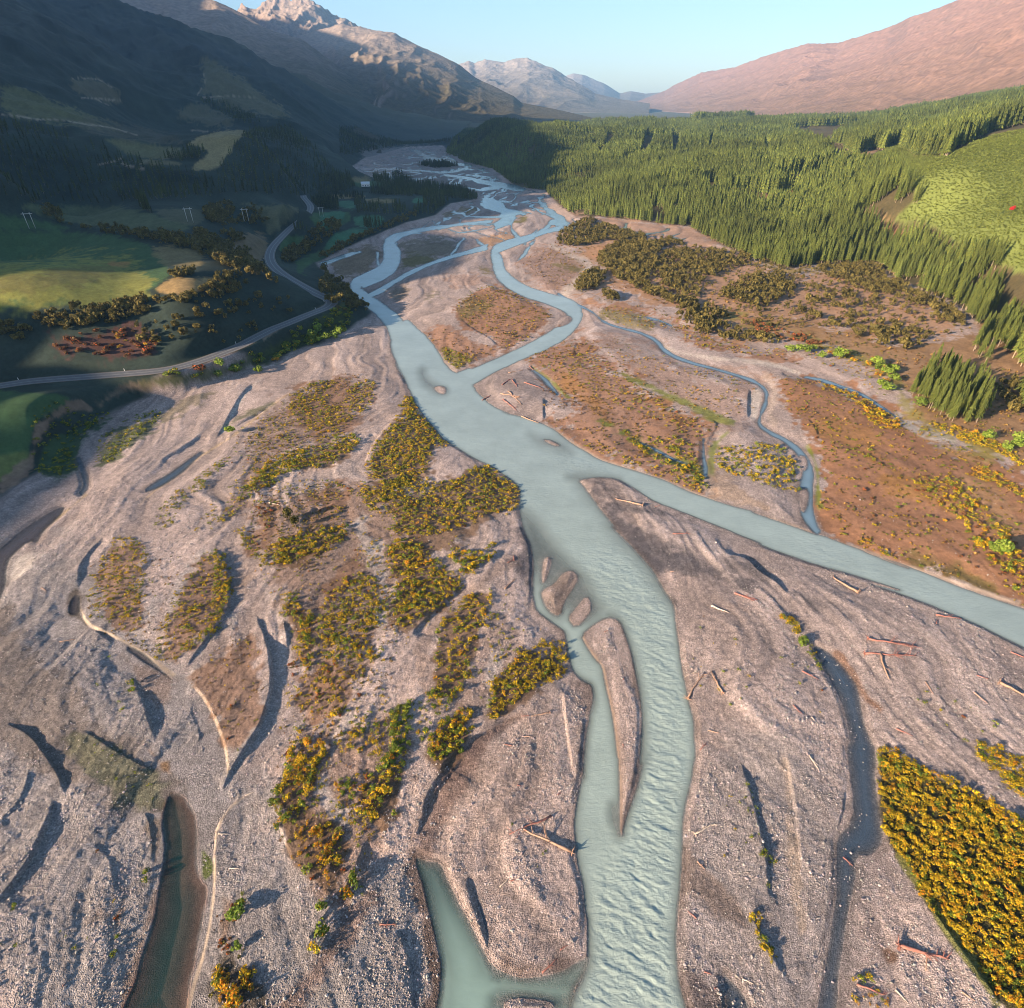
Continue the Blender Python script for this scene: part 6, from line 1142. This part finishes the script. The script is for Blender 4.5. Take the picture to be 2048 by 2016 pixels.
# ------------------------------------------------------------------ driftwood
def tube(pts, radii, sides=7, seed=0):
    r = np.random.default_rng(seed); pts = np.array(pts, float); V = []; F = []
    for i, p in enumerate(pts):
        d = pts[min(i + 1, len(pts) - 1)] - pts[max(i - 1, 0)]; d /= np.linalg.norm(d) + 1e-9
        u = np.cross(d, (0, 0, 1.0)) if abs(d[2]) < .9 else np.cross(d, (1.0, 0, 0)); u /= np.linalg.norm(u); w = np.cross(d, u)
        for k in range(sides): a = 6.2832 * k / sides; V.append(p + radii[i] * r.uniform(.85, 1.15) * (u * math.cos(a) + w * math.sin(a)))
    for i in range(len(pts) - 1):
        for k in range(sides): a, b = i * sides + k, i * sides + (k + 1) % sides; F += [(a, b, b + sides), (a, b + sides, a + sides)]
    V.append(pts[0]); V.append(pts[-1]); n = len(V)
    for k in range(sides): F += [(n - 2, (k + 1) % sides, k), (n - 1, (len(pts) - 1) * sides + k, (len(pts) - 1) * sides + (k + 1) % sides)]
    return np.array(V), np.array(F)
WOOD = {'pale': simple_mat('weathered_wood', (.50, .40, .32), .85, 2.0), 'red': simple_mat('red_wood', (.30, .125, .095), .85, 2.0), 'tan': simple_mat('brown_wood', (.36, .22, .15), .85, 2.0)}
def log(s, wood, label, nbranch=0, fat=1.0, roots=False, cat='log', name='driftwood_log', lift=0.0):
    a, b = [at(*q) for q in P(s)]; a = np.array(a); b = np.array(b); L = np.linalg.norm(b - a)
    za, zb = terrain(np.array([a[0], b[0]]), np.array([a[1], b[1]]), False); za = max(za, 0); zb = max(zb, 0)
    r0 = max(.13, min(.28, .03 * L + .06)) * fat; seed = int(abs(a[0] * 31 + a[1] * 17)) % 9999; r = np.random.default_rng(seed)
    o = bpy.data.objects.new(name, None) if (nbranch or roots) else None
    A3 = np.array([a[0], a[1], za + r0]); B3 = np.array([b[0], b[1], zb + r0 * .6 + lift]); side = np.array([-(b - a)[1], (b - a)[0], 0]) / L
    pts = [(A3 * (1 - t) + B3 * t + side * math.sin(t * 5) * .03 * L * r.uniform(-1, 1)) - A3 for t in np.linspace(0, 1, 7)]
    V, F = tube(pts, [r0 * (1 - .6 * t) for t in np.linspace(0, 1, 7)], 8, seed)
    me = np_mesh('trunk', V, F, WOOD[wood], True)
    if o is None:
        me.name = name; o = link(name, me)
    else:
        C.collection.objects.link(o); link('trunk', me, o)
    o.location = A3
    for q in range(nbranch):
        t = r.uniform(.35, .97); p0 = np.array(pts[0]) * (1 - t) + np.array(pts[-1]) * t; l = L * r.uniform(.12, .30) * (1.15 - t * .5)
        d = (B3 - A3) / np.linalg.norm(B3 - A3) * r.uniform(.3, 1.0) + side * r.choice([-1, 1]) * r.uniform(.4, 1) + np.array([0, 0, r.uniform(.0, .55)]); d /= np.linalg.norm(d)
        bp = [p0 + d * l * u + np.array([0, 0, .05 * l * u * u]) for u in (0, .4, .75, 1)]; rb = r0 * .32
        V1, F1 = tube(bp, [rb, rb * .75, rb * .5, rb * .25], 5, seed + q)
        tw = [tube([bp[j], bp[j] + (d * r.uniform(.1, .6) + r.normal(size=3) * .5 * np.array([1, 1, .5])) * l * .4], [rb * .4, rb * .15], 4, seed + q + j) for j in (1, 2, 3) ]
        link('branch', np_mesh('branch', np.vstack([V1] + [w[0] for w in tw]), np.vstack([F1] + [w[1] + len(V1) + sum(len(tw[z][0]) for z in range(i)) for i, w in enumerate(tw)]), WOOD[wood], True), o)
    if roots:
        VV = []; FF = []; n = 0
        for q in range(9):
            a_ = 6.283 * q / 9 + r.normal() * .2; ax = (A3 - B3) / np.linalg.norm(A3 - B3); d = (side * math.cos(a_) + np.array([0, 0, 1]) * math.sin(a_)) * r.uniform(.7, 1.2) + ax * r.uniform(.1, .5)
            l = r0 * r.uniform(2.5, 4.5); v, f = tube([np.zeros(3), d * l * .5 + r.normal(size=3) * .05, d * l + r.normal(size=3) * .12], [r0 * .45, r0 * .28, r0 * .10], 5, q); v[:, 2] = np.maximum(v[:, 2], -r0 * 1.1); VV.append(v); FF.append(f + n); n += len(v)
        link('root_plate', np_mesh('root_plate', np.vstack(VV), np.vstack(FF), WOOD[wood], True), o)
    tag(o, label, cat, 'driftwood on the gravel'); return o
for args in (
    ('B6 1640,615 1770,672', 'pale', 'straight pale log lying alone on the gravel right of the widest water', 0, 1.2), ('B6 1815,525 1960,590', 'red', 'reddish log at the edge of the dark wet gravel right of the river', 2),
    ('B6 1548,1090 1455,1132', 'pale', 'thin pale log reaching to the water at the right river bank', 0, .8), ('B6 1470,1295 1585,1110', 'tan', 'long bare trunk slanting from the right river bank', 3, 1, True), ('B6 1725,1270 1640,1105', 'tan', 'leaning branched trunk with leafy end beside the slanting trunk', 4, 1, True),
    ('B6 440,1412 305,1445', 'tan', 'pale brown dead tree above the ribbed sand left of the inner channel', 3, 1, True), ('B6 295,1440 230,1442', 'red', 'short crimson log beside the dead tree left of the inner channel', 2), ('B6 165,1660 100,1650', 'red', 'small red log half buried in the ribbed sand', 1),
    ('B6 300,1590 240,1590', 'tan', 'short brown stick on the ribbed sand', 0), ('B6 990,1160 1000,1135', 'red', 'small red stump in the middle of the long bar', 1), ('B6 985,1640 995,1660', 'red', 'small red snag near the lower part of the long bar', 1), ('B6 850,805 880,790', 'red', 'small red snag near the head of the long bar', 1),
    ('B6 180,290 175,245', 'red', 'red snag on the dark gravel at the left river edge', 2), ('B6 1340,355 1370,357', 'tan', 'small brown snag at the right edge of the wide water', 1), ('B6 1620,1540 1710,1565', 'tan', 'thin brown branch below the bushes at the right bank', 2), ('B6 1560,1680 1610,1630', 'red', 'red brush pile at the right water edge', 4),
    ('B7 855,285 695,185', 'tan', 'large log lying along the gravel just below the right branch', 2, 1.4, True), ('B7 915,600 1215,648', 'red', 'upper of two long red dead trees on the right gravel', 10, 1, True), ('B7 895,690 1220,712', 'red', 'lower brightest red dead tree on the right gravel', 10, 1, True),
    ('B7 990,690 1045,852', 'tan', 'slender log running down from the lower red dead tree', 1), ('B7 60,300 205,345', 'red', 'red log with splintered end on the wet gravel fan', 4), ('B7 1840,670 1960,720', 'red', 'dark red log cut off by the right edge of the picture', 3), ('B7 1760,885 1960,990', 'tan', 'big uprooted log at the right edge above the golden thickets', 4, 1.3, True),
    ('B7 1610,840 1690,862', 'red', 'red root snag on the right gravel', 4), ('B7 1590,950 1680,1022', 'tan', 'straight thin log among the small shrubs on the right', 0), ('B7 1280,880 1330,960', 'tan', 'small log beside a green shrub on the right gravel', 1), ('B7 490,800 600,850', 'red', 'red branch lying along the left rim of the backwater', 3), ('B7 430,1030 490,1085', 'red', 'small red branch on the gravel left of the backwater', 2), ('B7 550,1100 595,1150', 'pale', 'small pale stick on the gravel left of the backwater', 0),
    ('B7 1360,490 1370,455', 'red', 'short red snag beside the right branch bank', 1), ('B7 1360,430 1530,450', 'red', 'thin red branch along the bank of the right branch', 3), ('B7 535,1350 595,1410', 'pale', 'pale forked log on the gravel tongue above the stony creek', 1), ('B7 1100,1170 1200,1220', 'red', 'scattered red sticks above the tip of the golden thicket', 3),
    ('B2 1000,1175 815,1125', 'tan', 'pale barked log on the gravel bar where the river divides', 1, 1.2, True), ('B2 1090,1175 1130,1165', 'red', 'short red log at the edge of the dividing gravel bar', 0), ('B2 1210,1390 1320,1380', 'red', 'red sticks in the wet gravel below the dividing bar', 3),
    ('C2 940,450 660,580', 'red', 'thin red trunk lying across the round gravel bar', 5, .8), ('C2 1080,685 755,552', 'tan', 'long pale red trunk with roots at the bank of the round bar', 6, 1.2, True), ('C2 600,920 655,872', 'pale', 'short pale log on the round gravel bar', 0), ('C2 670,885 700,880', 'red', 'dark red stump beside the short pale log', 2), ('C2 1905,1132 1850,1080', 'red', 'bright red log on the right bank of the rapids', 0, 1.2), ('C2 880,1490 980,1400', 'red', 'red branch at the lower rim of the round bar', 3), ('C2 1000,1340 1050,1310', 'red', 'rusty snag near the lower rim of the round bar', 3), ('C2 715,255 740,260', 'red', 'small red snag on the upper round bar', 2), ('C2 985,310 1005,290', 'red', 'small red snag near the right edge of the round bar', 2),
    ('C3 1235,1150 1500,1235', 'red', 'uprooted red dead tree at the foot of the golden thicket', 8, 1.3, True), ('C3 1385,1180 1375,1290', 'tan', 'short bare log beside the uprooted red tree', 1), ('C3 740,108 792,180', 'pale', 'pale log on the gravel left of the stony creek', 0), ('C3 120,680 165,725', 'tan', 'short brown log near the right river bank', 1), ('C3 370,1330 432,1358', 'pale', 'bleached log at the bottom right of the river', 0), ('C3 1005,1360 1165,1420', 'red', 'red log at the bottom edge among orange bushes', 4),
    ('C3 215,1385 230,1375', 'red', 'small red snag on the dark bar at the bottom', 1), ('C3 160,1290 200,1305', 'red', 'small rusty snag above the dark bar at the bottom', 1), ('C3 930,650 985,700', 'red', 'red branch stranded in the stony creek', 3), ('C3 110,530 215,470', 'pale', 'bleached root mass curled on the gravel by the river', 5, 1, True), ('C3 1215,1390 1280,1470', 'pale', 'bleached log in the shaded hollow at the bottom', 1), ('C3 1570,1410 1640,1465', 'tan', 'thin log beside the shaded bank at the bottom right', 1),
    ('C1 1270,1080 1385,1076', 'red', 'red branch on the grey cobbles left of the small pool', 4), ('C1 265,700 335,698', 'pale', 'pale log on the grey gravel right of the dark pool', 1), ('C1 370,210 430,190', 'pale', 'pale stick at the head of the pale bank', 0), ('C1 195,470 265,470', 'pale', 'thin pale stick beside the pale bank', 0), ('B8 345,330 385,285', 'pale', 'pale snag at the end of the shaded step on the left', 2), ('B8 460,1550 475,1530', 'red', 'small red snag on the grey gravel at the bottom left', 1),
    ('B4 300,350 330,370', 'tan', 'root stump on the far left gravel', 3, 1, True), ('B4 420,715 520,690', 'tan', 'thin stick on the left gravel tongue', 0), ('B5 1850,180 1900,150', 'red', 'red snag beside the left river edge', 2), ('B5 1830,360 1900,290', 'tan', 'thin brown branch at the left river edge', 1), ('B1 140,1100 220,1120', 'pale', 'pale log above the two conifers', 1),
    ('B1 1632,355 1690,325', 'red', 'bright red snag overhanging the water at the log jam', 3), ('B2 15,335 70,295', 'red', 'red log at the top of the log jam', 2), ('B2 85,300 120,350', 'red', 'crooked red log in the log jam', 3), ('B2 5,395 140,420', 'tan', 'long brown log in the log jam', 3), ('B2 60,385 155,470', 'tan', 'dark log across the log jam', 4, 1, True), ('B2 20,430 120,500', 'red', 'lower red log of the log jam', 4), ('B2 60,245 165,222', 'tan', 'straight dark log above the log jam', 2), ('B2 170,320 300,350', 'red', 'thin red branch right of the log jam', 2), ('B2 205,190 235,215', 'red', 'red branch at the tip of the narrow inlet', 2), ('B2 150,540 270,585', 'tan', 'brown branch at the water edge below the log jam', 2)):
    log(*args)

# ------------------------------------------------------------------ lone trees
def lone_tree(s, z, h, proto, label, name, cat, wide=.7, barkc=(.12, .09, .06)):
    x, y = at(*P(s)[0], z); zz = terrain(np.array([x]), np.array([y]), False)[0]; r = bpy.data.objects.new(name, None); C.collection.objects.link(r); r.location = (x, y, zz - .1)
    c = link('crown', np_mesh('crown', proto[0], proto[1], M_LEAF, False, {'tint': proto[2]}), r); c.scale = (h * wide, h * wide, h * .85); c.location = (0, 0, h * .06)
    V, F = tube([(0, 0, 0), (.02 * h, 0, .3 * h), (0, .02 * h, .6 * h)], [.04 * h, .03 * h, .015 * h], 7); link('trunk', np_mesh('trunk', V, F, M_BARK, True, {'tint': np.tile(barkc, (len(V), 1))}), r); tag(r, label, cat)
ol = lambda s: leaf_clump(s, 420, .5, .58, .52, .08, [(.10, .095, .02), (.14, .12, .025), (.06, .06, .016)], [.45, .3, .25], lumps=9)
lone_tree('B1 285,1215', 0, 5.6, ol(501), 'dark olive conifer on the left island, left one of the pair', 'conifer_tree', 'conifer', .62); lone_tree('B1 330,1270', 0, 5.2, ol(502), 'dark olive conifer on the left island, right one of the pair', 'conifer_tree', 'conifer', .62)
lone_tree('A7 1712,462', 20, 6, leaf_clump(503, 300, .5, .5, .5, .09, [(.42, .02, .03), (.5, .04, .03)], [.5, .5]), 'single crimson autumn tree below the young plantation', 'autumn_tree', 'tree', .6)

# ------------------------------------------------------------------ farm and power line on the shaded side
M_WHITE = simple_mat('white_paint', (.78, .78, .76), .6, 1.0, .1); M_TIN = simple_mat('tin_roof', (.55, .58, .60), .5, 1.0, .15); M_POLE = simple_mat('pale_pole', (.50, .49, .46), .8, 1.5, .2); M_DARKW = simple_mat('window_dark', (.03, .035, .045), .2, 1.0, .1)
def bxm(x0, x1, y0, y1, z0, z1):
    V = np.array([(x, y, z) for x in (x0, x1) for y in (y0, y1) for z in (z0, z1)], float); return V, np.array([(0, 1, 3, 2), (4, 6, 7, 5), (0, 4, 5, 1), (2, 3, 7, 6), (0, 2, 6, 4), (1, 5, 7, 3)])
def house(s, z, w, d, h, rz, label):
    x, y = at(*P(s)[0], z); 
    for _ in range(12):
        zz = float(terrain(np.array([x]), np.array([y]), False)[0]); x, y = at(*P(s)[0], zz)
    r = bpy.data.objects.new('farm_building', None); C.collection.objects.link(r); r.location = (x, y, zz - .3); r.rotation_euler = (0, 0, rz)
    link('wall', np_mesh('wall', *bxm(-w / 2, w / 2, -d / 2, d / 2, 0, h), M_WHITE), r)
    V = np.array([(-w / 2 - .5, -d / 2 - .5, h + .01), (w / 2 + .5, -d / 2 - .5, h + .01), (w / 2 + .5, d / 2 + .5, h + .01), (-w / 2 - .5, d / 2 + .5, h + .01), (-w / 2 - .5, 0, h + d * .3), (w / 2 + .5, 0, h + d * .3)]); F = [(0, 1, 5), (0, 5, 4), (2, 3, 4), (2, 4, 5), (1, 2, 5), (3, 0, 4), (0, 3, 2), (0, 2, 1)]
    link('roof', np_mesh('roof', V, np.array(F), M_TIN), r)
    for q in (-.3, .3): link('window', np_mesh('window', *bxm(w * q - .8, w * q + .8, -d / 2 - .06, -d / 2 + .1, 1.0, 2.2), M_DARKW), r)
    link('door', np_mesh('door', *bxm(-.6, .6, -d / 2 - .05, -d / 2 + .1, .3, 2.3), M_DARKW), r); tag(r, label, 'building')
house('A1 745,785', 75, 16, 9, 4, .3, 'long white farm building below the hills, left of the two'); house('A1 850,785', 75, 9, 7, 4, .2, 'small white farm building below the hills, right of the two'); house('A5 315,318', 6, 13, 9, 4, .2, 'white farmhouse among shelter belts near the far river')
def power_pole(s, z, h, label):
    x, y = at(*P(s)[0], z)
    for _ in range(12):
        zz = float(terrain(np.array([x]), np.array([y]), False)[0]); x, y = at(*P(s)[0], zz)
    r = bpy.data.objects.new('power_pole', None); C.collection.objects.link(r); r.location = (x, y, zz - .3); r.rotation_euler = (0, 0, .35)
    for q in (-2.0, 2.0):
        V, F = tube([(q, 0, 0), (q, 0, h)], [.26, .18], 8); link('post', np_mesh('post', V, F, M_POLE, True), r)
    V, F = bxm(-3.6, 3.6, -.16, .16, h - 1.2, h - .85); link('crossarm', np_mesh('crossarm', V, F, M_POLE), r)
    for q in (-3.3, 0, 3.3): V, F = tube([(q, 0, h - 1.2), (q, 0, h - 2.1)], [.10, .10], 6); link('insulator', np_mesh('insulator', V, F, M_DARKW, True), r)
    tag(r, label, 'power pole', 'twin pole power line crossing the left terrace')
for s, z, lab in (('A4 178,210', 40, 'twin pole power line frame above the green paddock at the far left'), ('A4 1053,178', 37, 'twin pole power line frame at the edge of the dark scrub above the terrace'), ('A4 1362,170', 28, 'twin pole power line frame between the dark scrub and the shaded field'), ('A4 1778,148', 9, 'twin pole power line frame in the green field right of the road')): power_pole(s, z, 11, lab)
V, F = tube([(0, 0, 0), (0, 0, 1.2)], [.14, .12], 6)
MP = np_mesh('marker_post', V, F, M_WHITE)
for s in ('A4 1335,850', 'A4 690,1008', 'A4 85,1040', 'A4 1825,612', 'A4 1765,660', 'A4 1480,380'):
    x, y = at(*P(s)[0], 10.0); D, S, T, m_ = line_dist(np.array([x]), np.array([y]), ROADC, 14.0); i = np.argmin(np.hypot(ROADC[:, 0] - x, ROADC[:, 1] - y)); d = ROADC[min(i + 1, len(ROADC) - 1)] - ROADC[max(i - 1, 0)]; n = np.array([-d[1], d[0]]) / np.linalg.norm(d)
    o = bpy.data.objects.new('marker_post', MP); C.collection.objects.link(o); p = ROADC[i] + n * 4.6; o.location = (p[0], p[1], 9.8); tag(o, 'white marker post standing beside the left road', 'marker post', 'white marker posts along the road')
# ------------------------------------------------------------------ air
def haze_box():
    x0, x1, y0, y1, z0, z1 = -19000, 19000, -3200, 18500, -40, 2300
    V = np.array([(x, y, z) for x in (x0, x1) for y in (y0, y1) for z in (z0, z1)], float)
    F = np.array([(0, 1, 3, 2), (4, 6, 7, 5), (0, 4, 5, 1), (2, 3, 7, 6), (0, 2, 6, 4), (1, 5, 7, 3)])
    k = NT('valley_haze'); v = k.n('ShaderNodeVolumePrincipled'); v.inputs['Color'].default_value = (*HAZE_COLOR, 1); v.inputs['Density'].default_value = HAZE_DENSITY; v.inputs['Anisotropy'].default_value = .0
    k.l(v.outputs[0], k.out.inputs['Volume'])
    o = link('haze', np_mesh('haze', V, F, k.m)); tag(o, 'pale blue air lying in the valley', kind='stuff'); o.display_type = 'WIRE'
haze_box()
